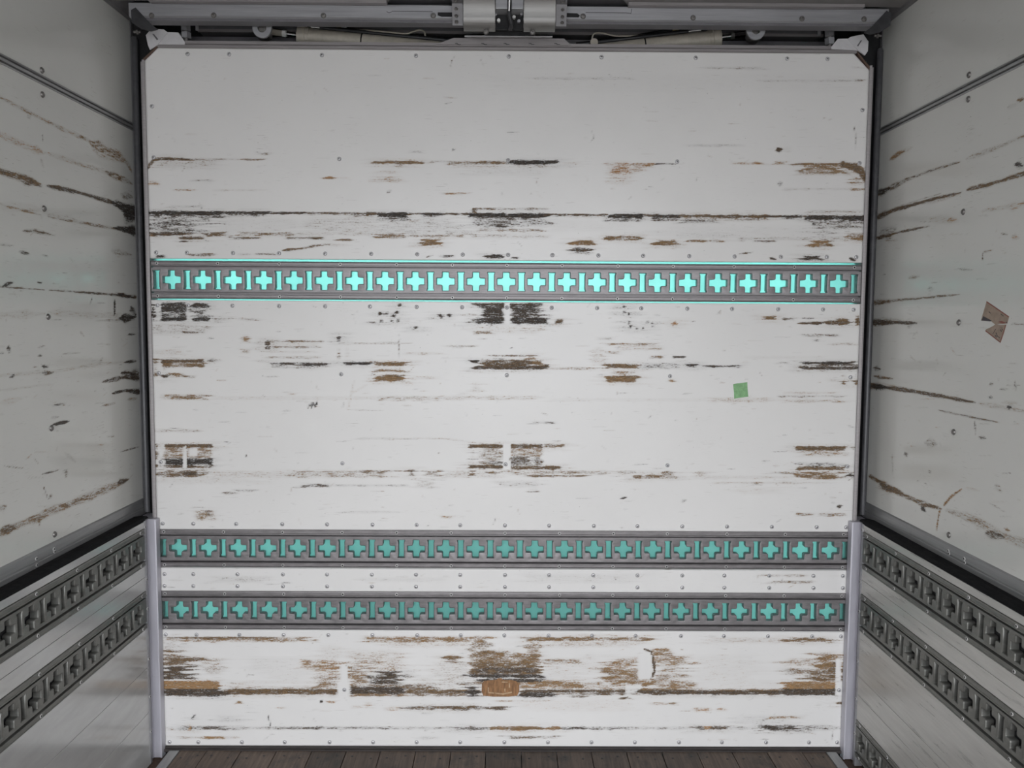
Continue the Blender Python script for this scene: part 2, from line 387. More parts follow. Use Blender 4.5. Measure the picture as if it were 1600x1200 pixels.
# ---- floor of boards
floor = obj('floor', B().box((-1.25, REAR, -0.09), (1.25, 0.05, -0.047)).mesh('floor'), M['black'], None, 'dark worn wooden cargo floor of narrow boards with nail holes', 'floor', kind='structure')
seams = [-1.105] + [at(x, 1174, 2, 0.0)[0] for x in (318.7,373,429,484.5,539,593,648.5,704,759,814.5,870,924.5,980,1035.5,1091,1146,1201,1256,1310)]
PW = (seams[-1]-seams[1])/18
seams[0] = seams[1]-PW if seams[1]-PW > -1.13 else -1.105
seams.append(seams[-1]+PW)
seams = [u for u in seams if u < 1.105-0.03]+[1.105]           # the last board ends at the metal edging
pl_me = B().box((-PW/2+0.0012, REAR, -0.034), (PW/2-0.0012, -0.012, 0.0), 0.0012).mesh('plank'); pl_me.materials.append(M['floor'])
nail_me = B().tube([(0,0,-0.002), (0,0,0.0008)], 0.0042, 8).mesh('nail'); nail_me.materials.append(M['hole'])
for i in range(len(seams)-1):
    o = bpy.data.objects.new('plank', pl_me); COL.objects.link(o); o.parent = floor
    o.location = ((seams[i]+seams[i+1])/2, 0, -0.0125+0.0008*math.sin(i*2.3)); o.scale.x = (seams[i+1]-seams[i])/PW
    for k in (-1, 1):
        for yy in (-0.055, -0.40, -0.75):
            nl = bpy.data.objects.new('nail', nail_me); COL.objects.link(nl); nl.parent = o
            nl.location = (k*0.030+0.004*math.sin(i*5+k), yy+0.008*math.sin(i*3.1+k*2), 0)

# ---- front wall: a translucent teal sheet behind, white boards before it
wall_front = obj('wall_front', B().box((-1.176, 0.0300, -0.03), (1.176, 0.0315, 2.31)).mesh('wall_front'), M['teal'], None,
                 'front bulkhead of worn white boards over a translucent teal sheet', 'wall', kind='structure')
ZR = [(1.655, 1.519), (0.752, 0.618), (0.540, 0.404)]             # the three rail slots
XL, XR = -1.1690, 1.1740
CH0 = 2.286                                                        # where the top corners are cut off
def xl(z): return XL + max(0.0, z-CH0)*1.05
def xr(z): return XR - max(0.0, z-CH0+0.012)*1.0
def front_panel(z0, z1, marks):
    nv = max(2, int(round((z1-z0)/0.003))+1); nu = 395
    zs = np.linspace(z0, z1, nv); u = np.linspace(0, 1, nu)
    P = np.empty((nv, nu, 3))
    for j, z in enumerate(zs): P[j,:,0] = xl(z)+(xr(z)-xl(z))*u; P[j,:,2] = z
    P[:,:,1] = 0; P = P.reshape(-1, 3)
    W = Wear(P); marks(W)
    ya, yb = px_of(np.array([[0, 0, z1]]))[1][0], px_of(np.array([[0, 0, z0]]))[1][0]; scuffs(W, int((yb-ya)*(0.35 if z1 > 2 else 0.95)), (240, 1335, ya+4, yb-4), int(z0*1000)+3)
    me = grid_mesh('white_panel', P, nu, nv, (0, 0.024, 0)); W.apply(me, len(P))
    return obj('white_panel', me, M['board'], wall_front)

def marks_top(W):
    R, P, E = W.R, W.P, W.E
    # line at the height of the upper load edge
    P([(231,264),(234,257),(240,250),(252,247.5)], 3.5, 0.9, 0.45); R(245,292,246.5,250.5,0.85,0.4); R(290,345,248,250,0.6,0.5); R(345,385,248,250,0.35,0.5); R(384,407,248.5,250.5,0.9,0.55)
    R(245,335,250,262,0.40,0.5,14,5); P([(300,250),(290,256),(285,268)], 2, 0.7, 0.55)
    R(232,246,284,289,0.7,0.9,4,3); R(400,425,239,241.5,0.5,0.4); R(272,296,296,298,0.7,0.85); R(345,410,296.5,298,0.4,0.6); R(502,528,276,279,0.75,0.85); R(528,546,277.5,279,0.35,0.8); R(305,330,281,283,0.5,0.3)
    R(585,655,251.5,256,0.85,0.6,6); R(612,640,255,261,0.6,0.65,8,4); R(588,625,262,270,0.45,0.8,14,5); R(584,625,277,284,0.5,0.8,12,3)
    R(678,720,251.5,253.5,0.6,0.5); R(700,800,252,257,0.78,0.55,8,2); R(720,800,257,263,0.42,0.6,14,5); R(795,873,251,256.5,0.97,0.08,6,2); R(790,865,256,262,0.45,0.45,10,4); R(725,860,262,273,0.24,0.35,20,6)
    R(875,912,254,256,0.5,0.75); R(938,960,254.5,257,0.55,0.8); R(953,986,256,271,0.72,0.97,10,6,6); R(955,985,268,286,0.42,0.85,8,8); R(984,1024,255.5,261,0.72,0.85,5,3); R(988,1006,259,267,0.6,0.85,5,4); R(1024,1056,255.5,257,0.9,0.2,4)
    R(1148,1196,254,257,0.62,0.85); R(1175,1190,253,256,0.8,0.8); R(1207,1230,252,257,0.7,0.75,5,2); R(1236,1322,255.5,258,0.97,0.6,5); R(1250,1320,257,271,0.78,0.68,8,5); R(1300,1340,262,272,0.5,0.7,12,5)
    P([(1318,258,8),(1334,260,9),(1346,268,9),(1352,280,6)], 8, 0.97, 0.5); R(1328,1352,278,288,0.6,0.7,8,5); R(1224,1350,294.5,296.5,0.38,0.45); R(1332,1352,294.5,297.5,0.75,0.75)
    R(694,728,301.5,303.5,0.8,0.8,5,1.2); P([(1213,235),(1222,233)], 5, 0.8, 0.25); P([(1216,287),(1222,286)], 6, 0.6, 0.1); R(1212,1236,231,237,0.22,0.5,3,2)
    # main dark line, dropping slightly to the far side
    def ly(x): return 331.0 + (x-232)*0.0069
    for (a, b, h, d, t) in [(232,1352,2.8,0.88,0.35),(232,345,9,1.0,0.08),(345,420,5,0.97,0.12),(420,480,3.5,0.9,0.2),(380,400,7,0.9,0.1),(470,600,4.0,0.85,0.45),(545,640,9,0.62,0.35),(590,636,11,1.0,0.1),(657,692,5.5,0.98,0.15),(733,852,9,1.0,0.1),(820,850,11,0.95,0.12),(890,950,5,0.6,0.5),(950,1004,9.5,0.98,0.1),(1020,1062,8.5,0.96,0.14),(1060,1200,6.5,0.86,0.48),(1130,1190,7.5,0.9,0.4),(1220,1255,5,0.95,0.15),(1258,1352,9.5,1.0,0.1),(1325,1352,13,0.9,0.1)]:
        n = max(1, int((b-a)/40)); st = (b-a)/n
        for k in range(n):
            y_ = ly(a+(k+.5)*st)-1.2; R(a+k*st-1, a+(k+1)*st+1, y_, y_+(h if h < 4 else max(2.6, h*0.6)), d*1.04, t, 2.5 if n > 1 and 0 < k < n-1 else 4, 1.2, 4)
            if h >= 4: R(a+k*st-1, a+(k+1)*st+1, y_+h*0.4, y_+h*1.15, d*0.66, t+0.06, 8, 2.6, 14)
    R(735,852,325,328,0.62,0.45,4); R(735,745,325,334,0.7,0.4,3); R(735,850,327,334,0.3,0.5,4); R(1258,1340,329,333,0.55,0.5,10); R(262,312,321.5,324,0.45,0.25,8)
    R(232,325,342,366,0.60,0.16,22,6); R(232,290,346,356,0.7,0.12,20,5); R(325,470,343,362,0.22,0.3,20,6); R(470,600,342,362,0.36,0.4,18,6); R(590,720,342,366,0.36,0.32,18,6); R(735,850,344,352,0.6,0.18,14,5); R(760,790,350,355,0.85,0.2,5,3); R(850,990,346,360,0.16,0.4,20,6)
    R(1055,1120,342,348,0.6,0.25,10,3); R(1262,1352,346,357,0.60,0.25,16,5); R(1262,1300,348,372,0.42,0.25,14,6); R(1266,1276,348,352,0.9,0.05,3,2); R(1020,1330,356,372,0.18,0.35,30,6)
    R(750,848,358,361.5,0.62,0.55,6); R(740,850,352,372,0.22,0.4,8,4); R(745,790,366,370,0.55,0.5,12)
    # second line and the patches under it
    for a in [(232,290,363,367.5,0.92,0.3),(290,330,364,367,0.7,0.4),(325,357,363,369,0.72,0.5),(370,460,363,369,0.55,0.55),(395,450,364,367,0.75,0.55),(460,525,364,368,0.4,0.5),(525,600,360,368,0.35,0.5),(585,636,366,372,0.78,0.62),(635,722,366.5,370,0.66,0.6),(740,860,368,371,0.4,0.5),(950,1001,369,375,0.88,0.6),(284,314,370,374,0.95,0.42),(284,288,370,379,0.9,0.3),(360,402,371,373.2,0.75,0.4),(450,508,371,373.4,0.85,0.4),(524,552,373.5,376,0.8,0.5),(524,527,373,381,0.8,0.45),(655,690,374,383,0.92,0.68),(893,928,376,383,0.92,0.68),(1024,1060,376.5,383,0.86,0.62),(1068,1130,375.5,377.6,0.78,0.62),(1130,1160,375,377,0.4,0.4),(1180,1210,376,378,0.72,0.3),(1150,1330,371,375,0.45,0.4),(1058,1150,364,372,0.30,0.25),(1266,1297,376.5,385,0.85,0.7),(1290,1297,376.5,386,0.95,0.6),(1325,1352,364,376,0.72,0.6),(1335,1352,368,375,0.9,0.68),(232,240,366,369,0.8,0.7)]:
        R(*a, 6, 2.0)
    R(893,922,386,395,0.72,0.25,8,4); P([(440,391.5),(470,388.5),(492,384),(520,381)], 2.6, 0.85, 0.5); R(300,332,396.5,400,0.85,0.45,6); R(245,256,399,402,0.9,0.15,4); R(402,428,396,398,0.8,0.35,5); R(375,388,396.5,398,0.5,0.4)
    R(690,714,399,402,0.9,0.2,5); R(753,782,399,403,0.95,0.15,6); P([(768,398.5),(778,399.5),(788,402.5)], 3, 1.0, 0.05); R(798,810,402,404,0.95,0.2,4); P([(666,402),(676,399)], 2, 0.8, 0.3); R(1248,1286,400.5,406,0.95,0.2,7,2.5); P([(1202,403),(1212,405)], 3.5, 1.0, 0.2); P([(1327,403),(1338,408)], 3, 1.0, 0.2); P([(1154,397),(1178,394)], 1.6, 0.8, 0.35)
    P([(1334,196),(1337,210),(1336,234)], 1.2, 0.75, 0.2); R(1290,1350,125,127.5,0.45,0.3,6); R(1340,1350,124.5,127,0.75,0.4); R(830,1000,121,124.5,0.35,0.25,10); R(1110,1190,105,108,0.5,0.3,10); R(1195,1325,125,128,0.35,0.3,10); R(780,1320,120,140,0.10,0.3,30,10)
    P([(710,88),(705,96),(703,112)], 1.0, 0.7, 0.3); P([(1330,105),(1350,106)], 1.5, 0.5, 0.35); P([(925,205),(928,216),(922,222)], 1.2, 0.7, 0.2)
    R(1062,1150,226,228.5,0.4,0.25,14); R(640,660,236,238.5,0.45,0.3,5); P([(706,234),(711,234)], 2.2, 0.9, 0.1); P([(605,301),(612,297)], 4, 0.5, 0.15)
def marks_mid(W):
    R, P, E = W.R, W.P, W.E
    R(236,243,474,501,0.9,0.12,3,2); R(251,291,473,488,0.93,0.06,3,2,2); R(251,291,486,501,0.75,0.06,3,2,2); R(251,291,496,501,1.0,0.05,2,2,1); R(298,328,474,480,0.93,0.08,6,2); R(298,322,480,489,0.62,0.10,8,3); R(299,328,489,496,0.68,0.08,8,3); R(299,329,497,501,1.0,0.05,3,2); R(328,360,497,501,0.5,0.35,10); R(370,405,498,501,0.5,0.4,10); R(268,288,485,495,0.35,0.1,6,4)
    R(240,318,507,521,0.42,0.4,20,5); R(285,320,518,521,0.75,0.35,6)
    R(734,846,474,477,0.95,0.22,6); R(752,790,476,499,0.90,0.14,8,3,10); R(742,790,497,505.5,1.0,0.10,9,2,6); R(730,756,499,505,0.8,0.2,8,2); R(725,745,490,494,0.5,0.5,6); R(797,838,476,490,0.90,0.14,12,3,16); R(797,848,486,498,0.88,0.14,10,3,14); R(797,857,497,505.5,1.0,0.10,7,2,6); R(866,881,500,505.5,0.97,0.42,3,2,4); E(789,797,473,507,1.5)
    R(735,850,508,520,0.34,0.65,8,5); R(735,775,518,522,0.65,0.6,6); R(805,850,512,520,0.40,0.65,8,4)
    for x, y in ((594,490),(604,490),(615,494),(620,488),(622,501),(612,502),(625,477),(596,501),(650,512),(688,493),(702,493),(690,495)): R(x-3,x+3,y-2,y+2,0.9,0.15,3,2,2)
    R(572,585,502,504,0.7,0.2)
    # outlined blocks
    R(416,503,532,535,0.72,0.5,4); R(416,503,541,544,0.62,0.5,4); R(416,420,532,545,0.9,0.3,2); R(418,500,534,543,0.34,0.7,4); R(416,502,557,560,0.55,0.55,5); R(416,500,549,551,0.35,0.6,5); R(417,506,567,570,0.82,0.18,5); R(417,420,566,575,0.8,0.3,2); R(419,506,569,575,0.50,0.22,5); R(470,508,568,572,0.9,0.1,8)
    R(240,246,561,592,0.8,0.5,3,3); R(252,320,562,566.5,0.98,0.42,3,2); R(252,321,565,573.5,0.78,0.55,3,2); R(320,335,562,565,0.8,0.35,8); R(250,296,547,554,0.35,0.65,12,3); R(253,262,586,591,0.98,0.25,3); R(262,280,583,589,0.7,0.6,6); R(289,300,587,590,0.75,0.5,4); R(376,390,526,534,0.72,0.7,4,3); R(376,390,546,551,0.55,0.65,4,2); R(253,260,573,578,0.7,0.7,3)
    R(527,531,523,535,0.8,0.1,2,3); R(527,532,545,560,0.75,0.55,2,3); R(540,546,538,556,0.45,0.6,3,4); P([(530,536),(620,537),(645,536)], 1.2, 0.6, 0.55); P([(575,600),(549,615),(543,640)], 2.5, 0.30, 0.85); P([(553,595),(544,640)], 2.2, 0.4, 0.75)
    R(550,582,566,570,0.95,0.05,8); R(582,632,566,572,0.92,0.58,8,2.5); R(632,646,570,574,0.5,0.7,8); R(586,628,577,582,0.66,0.66,8); R(586,632,588,596,1.0,0.68,7,3,6); R(600,632,586,592,0.95,0.55,6,3); R(632,690,588.5,592.5,0.45,0.7,16)
    R(636,690,551,554,0.45,0.65,8); R(694,745,540.5,542,0.55,0.45); R(590,625,535,537,0.5,0.4); P([(623,530),(624,560)], 1.2, 0.6, 0.3)
    R(732,752,563,567,0.97,0.15,5); R(745,850,563,576,0.85,0.40,8,2.5); R(735,848,572,577,0.92,0.28,6); R(795,810,563,573,0.8,0.2,8); R(825,851,564,570,0.95,0.6,6); R(755,845,555,557,0.65,0.45,6); R(824,835,556,563,0.8,0.7,4); R(850,935,574,577.5,0.55,0.6,20); R(935,960,575,577,0.4,0.5)
    R(943,996,569,575,0.94,0.55,5,2.5); R(996,1062,568,576,0.52,0.12,6,2.5); R(1070,1092,569,574,0.8,0.08,8); R(1090,1162,571,574,0.8,0.12,10); R(947,995,588,597,1.0,0.66,5,3,6); R(968,995,587,592,0.97,0.55,5); R(955,992,580,585,0.62,0.68,6); R(1043,1055,593,597,0.75,0.7,4)
    R(938,1029,536.5,539,0.7,0.68,5); R(960,1030,539,547,0.36,0.72,6); R(1020,1030,543,547,0.6,0.7,4); R(1017,1034,556,560,0.7,0.55,4); R(1053,1067,556.5,559.5,0.97,0.2,3); R(925,945,545,566,0.40,0.65,6,4); R(940,975,549,553,0.5,0.65); R(1050,1057,502,508,0.85,0.97,3); R(930,958,528,531,0.5,0.4)
    for x, y in ((976,487),(983,491),(983,504),(985,511),(995,514),(1005,513),(1020,510),(1012,503),(975,479),(1019,505)): R(x-2,x+2,y-2,y+2,0.85,0.08,2,2,1)
    R(1250,1342,565.5,569.5,1.0,0.12,8); R(1252,1342,573,577.5,0.96,0.22,5); R(1258,1342,568,575,0.72,0.28,6); R(1215,1232,566,568,0.6,0.2); R(1324,1343,571,577,0.6,0.5); R(1312,1324,596,601,0.9,0.5,3); R(1333,1341,594,601,0.9,0.5,2); R(1312,1323,585,588,0.55,0.5,3); R(1334,1340,584,588,0.6,0.4,2)
    R(1254,1283,503.5,507,0.97,0.35,5); R(1256,1270,497,499.5,0.88,0.25,4); R(1290,1330,501,507.5,0.97,0.42,4,2); R(1300,1330,498,503,0.8,0.5,6); R(1337,1343,494,508,0.95,0.5,2); R(1195,1210,495,499,0.86,0.6,4); R(1224,1242,497,500,0.8,0.35,5); R(1254,1315,522.5,526,0.62,0.35,6); R(1296,1337,536,539,0.45,0.6,8); R(1170,1290,557,560,0.22,0.5); R(1275,1277,531,537,0.7,0.2)
    R(248,325,617,624,0.66,0.62,8,2.5); R(270,310,619,624,0.72,0.6,8); R(325,600,620,624.5,0.26,0.6,10,2); R(585,690,619.5,626,0.48,0.58,5,2); R(690,850,619,624.5,0.42,0.6,8,2); R(850,1340,623,627,0.20,0.55,20,2); R(1103,1205,622,628,0.42,0.72,8,2); R(1222,1305,613,615,0.5,0.75,8); R(1220,1320,618.5,620.5,0.6,0.4,4); R(1220,1318,625,628.5,0.55,0.65,8); R(713,735,614,616,0.4,0.5); R(450,460,615,617,0.6,0.8); R(735,752,600,612,0.42,0.6,6,4)
    for k in range(6): P([(479+k*3, 627+2*math.sin(k*2)), (481+k*3, 636+2*math.cos(k*3))], 1.2, 0.9, 0.02)
    # lower blocks
    R(257,333,694.5,699,0.97,0.42,2,1.6,2); R(257,331,698,717,0.66,0.60,3,3,4); R(257,333,717,726,0.93,0.04,4,2.5,4); R(257,332,727,731,0.88,0.38,3,1.8,3); R(242,246,694,731,0.72,0.45,2); E(287,291,697,731,1.5); E(296,308,700,712,5)
    R(732,786,694.5,700,0.95,0.45,3,1.6,3); R(750,786,699,730,0.60,0.5,10,3,14); R(734,742,700,727,0.35,0.6,4,3); R(732,786,727,732,0.95,0.42,3,2,3); R(765,786,720,728,0.7,0.15,8,3); R(797,848,694.5,700,0.95,0.42,2,1.6,3); R(848,878,694.5,699,0.85,0.5,4,1.6); R(797,847,700,715,0.58,0.62,3,3,4); R(797,847,713,730,0.66,0.28,3,3,6); R(797,877,728.5,733.5,0.90,0.45,5,1.8,3); E(786,797,693,734,1.5)
    R(1244,1321,697.5,704,0.95,0.45,4,2,3); R(1248,1320,703,712,0.52,0.66,6,4); R(1250,1318,724,730,0.6,0.1,10,3); R(1244,1319,729.5,734.5,0.93,0.5,4,2,3); R(1331,1336,698,703,0.7,0.5,2)
    R(243,325,735,745,0.75,0.45,10,3); R(285,310,736,742,0.9,0.3,6); R(325,450,737,746,0.38,0.6,12,3); R(450,620,736,746,0.52,0.55,20,3); R(540,618,735,740,0.72,0.5,12); R(450,600,742,745,0.6,0.55,10); R(636,650,735,743,0.85,0.42,5); R(660,690,735,744,0.68,0.5,6); R(690,780,736,746,0.42,0.55,12,3); R(734,742,735,745,0.75,0.5,3); R(755,785,737,741,0.6,0.5)
    R(780,850,735,742,0.5,0.55,12,3); R(823,922,742.5,745,0.85,0.55,8); R(838,945,736,741,0.58,0.55,14,2); R(835,848,735,746,0.6,0.6,3); R(962,1062,737,750,0.34,0.55,14,3); R(985,1002,743,748,0.8,0.5,6); R(1008,1030,741,748,0.75,0.55,6); R(1030,1055,736,746,0.72,0.55,6); R(970,995,736,740,0.7,0.5,5); R(1085,1110,737,745,0.5,0.6,8); R(1095,1250,744,748,0.30,0.6,10); R(1200,1336,737.5,740.5,0.6,0.55,10); R(1248,1312,738,749,0.78,0.6,8,3); R(1320,1337,740,744,1.0,0.15,4); R(1120,1290,753.5,755.5,0.5,0.62,14); R(1150,1225,763,770,0.26,0.68,14,4)
    R(243,400,745,754,0.28,0.55,20,5); R(475,515,756,761,0.6,0.2,8); R(520,640,757.5,760,0.5,0.2,8); R(648,678,750,762,0.42,0.45,8,4); R(780,842,753,760,0.40,0.3,10,4); R(825,842,765,769,0.6,0.35,6); R(352,366,769,772,0.7,0.4); R(370,400,765,768,0.5,0.2,6)
    R(306,336,799,811,0.68,0.6,7,4,6); R(322,330,798,804,0.85,0.4,4); R(685,712,806.5,809.5,0.68,0.8,5); R(1244,1273,802,805.5,0.6,0.55,3); R(1279,1319,802,806.5,0.66,0.55,3); P([(1308,792),(1316,790)], 5, 0.8, 0.2); P([(970,779),(980,777)], 3, 0.9, 0.1); P([(1065,784),(1072,781)], 4, 0.7, 0.15); R(525,620,799,801.5,0.4,0.2,12)
    P([(545,640),(600,642)], 1.1, 0.5, 0.4); R(560,620,684,687,0.4,0.3,8); P([(600,687),(650,684.5),(700,686),(745,692)], 1.3, 0.5, 0.6); P([(383,708),(386,716)], 1.4, 0.9, 0.1); R(243,305,671,675,0.45,0.5,10); R(833,870,659,661.5,0.6,0.2,6)
def marks_strip(W):
    R, P, E = W.R, W.P, W.E
    R(330,420,902,909,0.38,0.25,12,3); R(560,700,904,908,0.25,0.3,12,3); R(820,1000,899,910,0.25,0.3,14,4); R(1195,1262,898,901,0.5,0.5,8); R(1200,1266,908,911.5,0.62,0.5,8); R(440,450,909,911,0.8,0.1)
def marks_low(W):
    R, P, E = W.R, W.P, W.E
    R(252,490,996,1002,0.66,0.66,10,2.5); R(252,430,995.5,998,0.9,0.5,8); R(320,345,998,1004,0.55,0.68,8,3); R(390,440,998,1003,0.6,0.68,8); R(570,765,995.5,1003,0.74,0.68,10,3); R(585,745,1001,1010,0.40,0.68,14,5); R(735,765,995,1012,0.62,0.55,5,4); R(818,1016,996,1001,0.82,0.6,8,2); R(850,985,1000,1010,0.42,0.68,14,4); R(1100,1240,997,1004,0.40,0.68,16,3); R(1232,1292,997,1003,0.86,0.55,8); R(1290,1312,999,1005,0.5,0.6,6); R(898,962,992,994.5,0.5,0.7,8)
    R(253,274,1003,1017,0.42,0.5,12,4); R(251,280,1016,1030,0.80,0.5,14,4); R(251,308,1028,1039,0.92,0.48,14,3); R(305,350,1030,1038,0.52,0.6,10,3); R(251,292,1042,1062,0.95,0.28,16,4); R(290,304,1050,1062,0.55,0.3,10,4); R(318,350,1040,1053,0.45,0.55,8,4); R(251,346,1064.5,1077,0.96,0.80,6,2.5); R(251,352,1076,1087,1.0,0.22,9,2.5); R(345,400,1066,1078,0.40,0.7,12,3); R(325,345,1085,1089,0.9,0.08,5)
    R(345,535,1077,1084.5,0.97,0.45,8,2.5); R(400,535,1080,1084,0.95,0.30,6); R(345,535,1073,1078,0.52,0.6,8,3); R(380,530,1064,1068,0.30,0.7,12)
    R(478,533,1032,1047,0.70,0.74,12,4); R(500,533,1046,1058,0.52,0.68,10,4); R(490,533,1058,1078,0.66,0.62,10,4); R(400,480,1030,1064,0.22,0.35,20,8); R(500,535,1010,1034,0.30,0.6,12,6)
    R(541,632,1020,1050,0.46,0.68,14,8); R(570,600,1022,1040,0.55,0.7,10,6); R(541,575,1042,1076,0.66,0.62,10,6); R(580,630,1050,1068,0.86,0.22,12,4); R(625,650,1048,1060,0.5,0.3,10,4); R(541,690,1070,1078,0.72,0.45,10,3); R(541,632,1074,1084,0.97,0.22,6,3); R(632,755,1078,1084,0.92,0.48,8,2.5); R(545,632,1084,1088,0.75,0.6,8); R(650,755,1083,1088,0.62,0.45,12)
    R(690,722,1026,1035,0.80,0.55,8,4); R(676,740,1036,1072,0.40,0.55,14,8); R(640,690,1060,1075,0.42,0.55,14,5); R(720,745,1066,1080,0.62,0.4,8,4)
    R(733,752,1003,1046,0.62,0.55,5,5); R(733,800,1018,1040,0.80,0.58,8,5,8); R(780,845,1022,1046,0.80,0.60,8,5,8); R(822,845,1004,1030,0.62,0.62,5,5); R(738,844,1036,1054,0.86,0.50,6,4); R(745,842,1043,1053,0.92,0.28,6,3); R(732,845,1054,1059,0.97,0.12,7,2); R(742,846,1061,1066,0.92,0.14,8,2.5); R(735,760,1064,1078,0.62,0.5,8,4); R(812,846,1060,1068,0.62,0.4,6,3); R(722,754,1074,1088,1.0,0.12,10,3)
    R(843,910,1030,1037,0.60,0.62,12,3); R(845,905,1038,1064,0.28,0.6,16,6); R(810,905,1064,1076,0.80,0.70,8,4); R(900,1005,1066,1078,0.56,0.68,12,4); R(812,1005,1078,1082,0.95,0.36,5,2); R(808,1005,1083.5,1085,0.88,0.4,5); R(810,868,1082,1089,0.95,0.12,10,2.5)
    R(900,945,1024,1050,0.25,0.6,14,8); R(942,1000,1030,1046,0.72,0.70,14,5); R(945,1012,1046,1066,0.80,0.64,12,5); R(962,1016,1062,1080,0.78,0.66,10,4); R(1016,1048,1014,1026,0.72,0.68,8,4); R(1020,1080,1026,1042,0.62,0.68,16,5); R(1018,1068,1042,1064,0.60,0.62,14,6); R(1016,1085,1064,1078,0.68,0.66,10,4); R(1080,1180,1028,1070,0.22,0.6,20,8); E(998,1018,1018,1062,6); E(978,1002,1070,1082,5)
    P([(1006,1014),(1018,1018),(1021,1034),(1023,1048),(1017,1061)], 2.4, 1.0, 0.3)
    R(1000,1228,1079,1085,0.98,0.30,6,2); R(1005,1090,1077,1081,0.85,0.45,8); R(1080,1230,1077,1082,0.78,0.6,8,2.5); R(1100,1225,1064,1078,0.20,0.65,14,4)
    R(1225,1310,1065.5,1078,0.95,0.76,8,3); R(1225,1312,1076,1086,1.0,0.22,6,2.5); R(1270,1310,1022,1046,0.86,0.66,14,5); R(1298,1312,1034,1062,0.92,0.45,5,5); R(1225,1300,1030,1040,0.58,0.68,16,4); R(1255,1312,1046,1066,0.78,0.50,16,5); R(1228,1260,1044,1056,0.6,0.5,14,4); R(1308,1320,1022,1060,0.55,0.66,5,6); E(1306,1313,1030,1064,3); E(1306,1318,1066,1086,2)
    E(533,542,1040,1089,2); E(528,546,1064,1090,8)
    # below the line
    R(368,380,1096,1098.5,0.9,0.72,3); P([(500,1095),(504,1097)], 4.5, 1.0, 0.08); R(510,524,1095.5,1098,0.85,0.85,3); R(434,446,1105,1109,0.6,0.85,4); R(486,500,1108,1110,0.6,0.5); R(570,580,1098,1106,0.5,0.85,4); R(552,566,1103,1106,0.5,0.85); R(605,632,1104,1110,0.5,0.85,4)
    R(635,800,1104,1109,0.78,0.34,10,2); R(660,740,1103.5,1108,0.85,0.4,14,2); R(785,860,1094,1096.5,0.5,0.7,10); R(810,980,1094,1110,0.24,0.8,16,5); R(1085,1110,1106,1112,0.6,0.88,6); R(1120,1135,1106,1111,0.6,0.9,5); R(1040,1060,1098,1101,0.7,0.6,5); R(1310,1320,1097,1101,0.9,0.45,4); R(1012,1050,1098,1101,0.55,0.8,8); R(890,920,1083,1090,0.6,0.4); R(972,984,1089,1092,0.85,0.5)
    R(265,1320,1136,1139.5,0.50,0.22,10,2); R(275,370,1135,1140,0.66,0.22,8,2.5); R(420,620,1136,1139.5,0.66,0.18,12,2); R(708,760,1136,1140,0.8,0.18,8); R(770,840,1135.5,1140.5,0.95,0.62,8,2); R(858,873,1135.5,1140,0.95,0.68,4); R(880,990,1136,1140,0.68,0.16,10); R(290,303,1134.5,1140.5,1.0,0.85,3); R(1085,1130,1135,1140,0.8,0.3,8); R(1100,1108,1135,1140,0.95,0.9,3); R(1193,1248,1134,1142,0.82,0.16,9,3); R(1250,1290,1134,1141,0.55,0.18,12,3); R(262,275,1138,1141,0.6,0.6)
    R(270,360,1151,1153.5,0.55,0.65,10); R(315,346,1151,1154.5,0.97,0.78,5); R(785,870,1150,1154,0.62,0.4,8); R(660,680,1151,1155,0.35,0.3); P([(300,1122),(306,1116)], 2.5, 0.9, 0.05); R(292,316,1121,1124,0.55,0.1,6); R(330,380,1120,1127,0.36,0.12,12,3); R(420,424,1118,1136,0.01,0.1); P([(419,1118),(423,1136)], 1.5, 0.9, 0.1); R(1195,1250,1119,1123,0.6,0.7,8); R(1150,1240,1120,1130,0.30,0.15,12,4); P([(1300,1140),(1302,1160)], 1.8, 0.6, 0.2)
panels = [front_panel(1.655, ZTOP, marks_top), front_panel(0.752, 1.519, marks_mid), front_panel(0.540, 0.618, marks_strip), front_panel(-0.002, 0.404, marks_low)]
for pnl, lab in zip(panels, ('tall upper white board with a dark worn line across', 'middle white board with dark worn blocks', 'narrow clean white strip between two rails', 'lowest white board, heavily worn to brown wood')): pnl['label'] = lab
def rivrow(pnl, xs, y0, y1):
    x0, x1 = 240.0, 1340.0
    for x in xs:
        p = at(x, y0+(y1-y0)*(x-x0)/(x1-x0), 1, 0.0); fasten('rivet', rivet_me, p, pnl)
XS = [254,302,369,441,511,582,651,719,789,858,928,996,1066,1136,1206,1276,1322]
rivrow(panels[0], [293,358,503,650,795,940,1087,1230,1293], 84, 92.5)
rivrow(panels[0], [237.5], 166, 166); rivrow(panels[0], [1347.5], 172, 172)
rivrow(panels[0], [240,530,794,1058,1343], 246, 255)
rivrow(panels[0], [244,292,364,436,508,580,652,723,794,863,935,1005,1077,1148,1220,1292,1338], 394.5, 402)
rivrow(panels[1], [246,294,363,436,508,578,651,722,792,862,933,1002,1074,1144,1216,1286,1334], 477, 484)
rivrow(panels[1], [248,533,792,1047,1329], 583, 589.5); rivrow(panels[1], [251,535,790,1043,1324], 722, 729)
rivrow(panels[1], XS, 818, 824)
XS2 = [257,302,371,442,511,581,650,719,789,858,927,996,1066,1132,1202,1271,1317]
rivrow(panels[2], XS2, 897, 900); rivrow(panels[2], XS2, 915.5, 919)
rivrow(panels[3], [259,307,374,443,513,582,652,720,788,857,925,993,1064,1131,1200,1269,1314], 991.5, 994.5)
rivrow(panels[3], [538,1311], 1077.5, 1078.5); rivrow(panels[3], [265,310,378,445,515,583,651,719,788,856,924,992,1061,1128,1197,1264,1308], 1159.5, 1160)
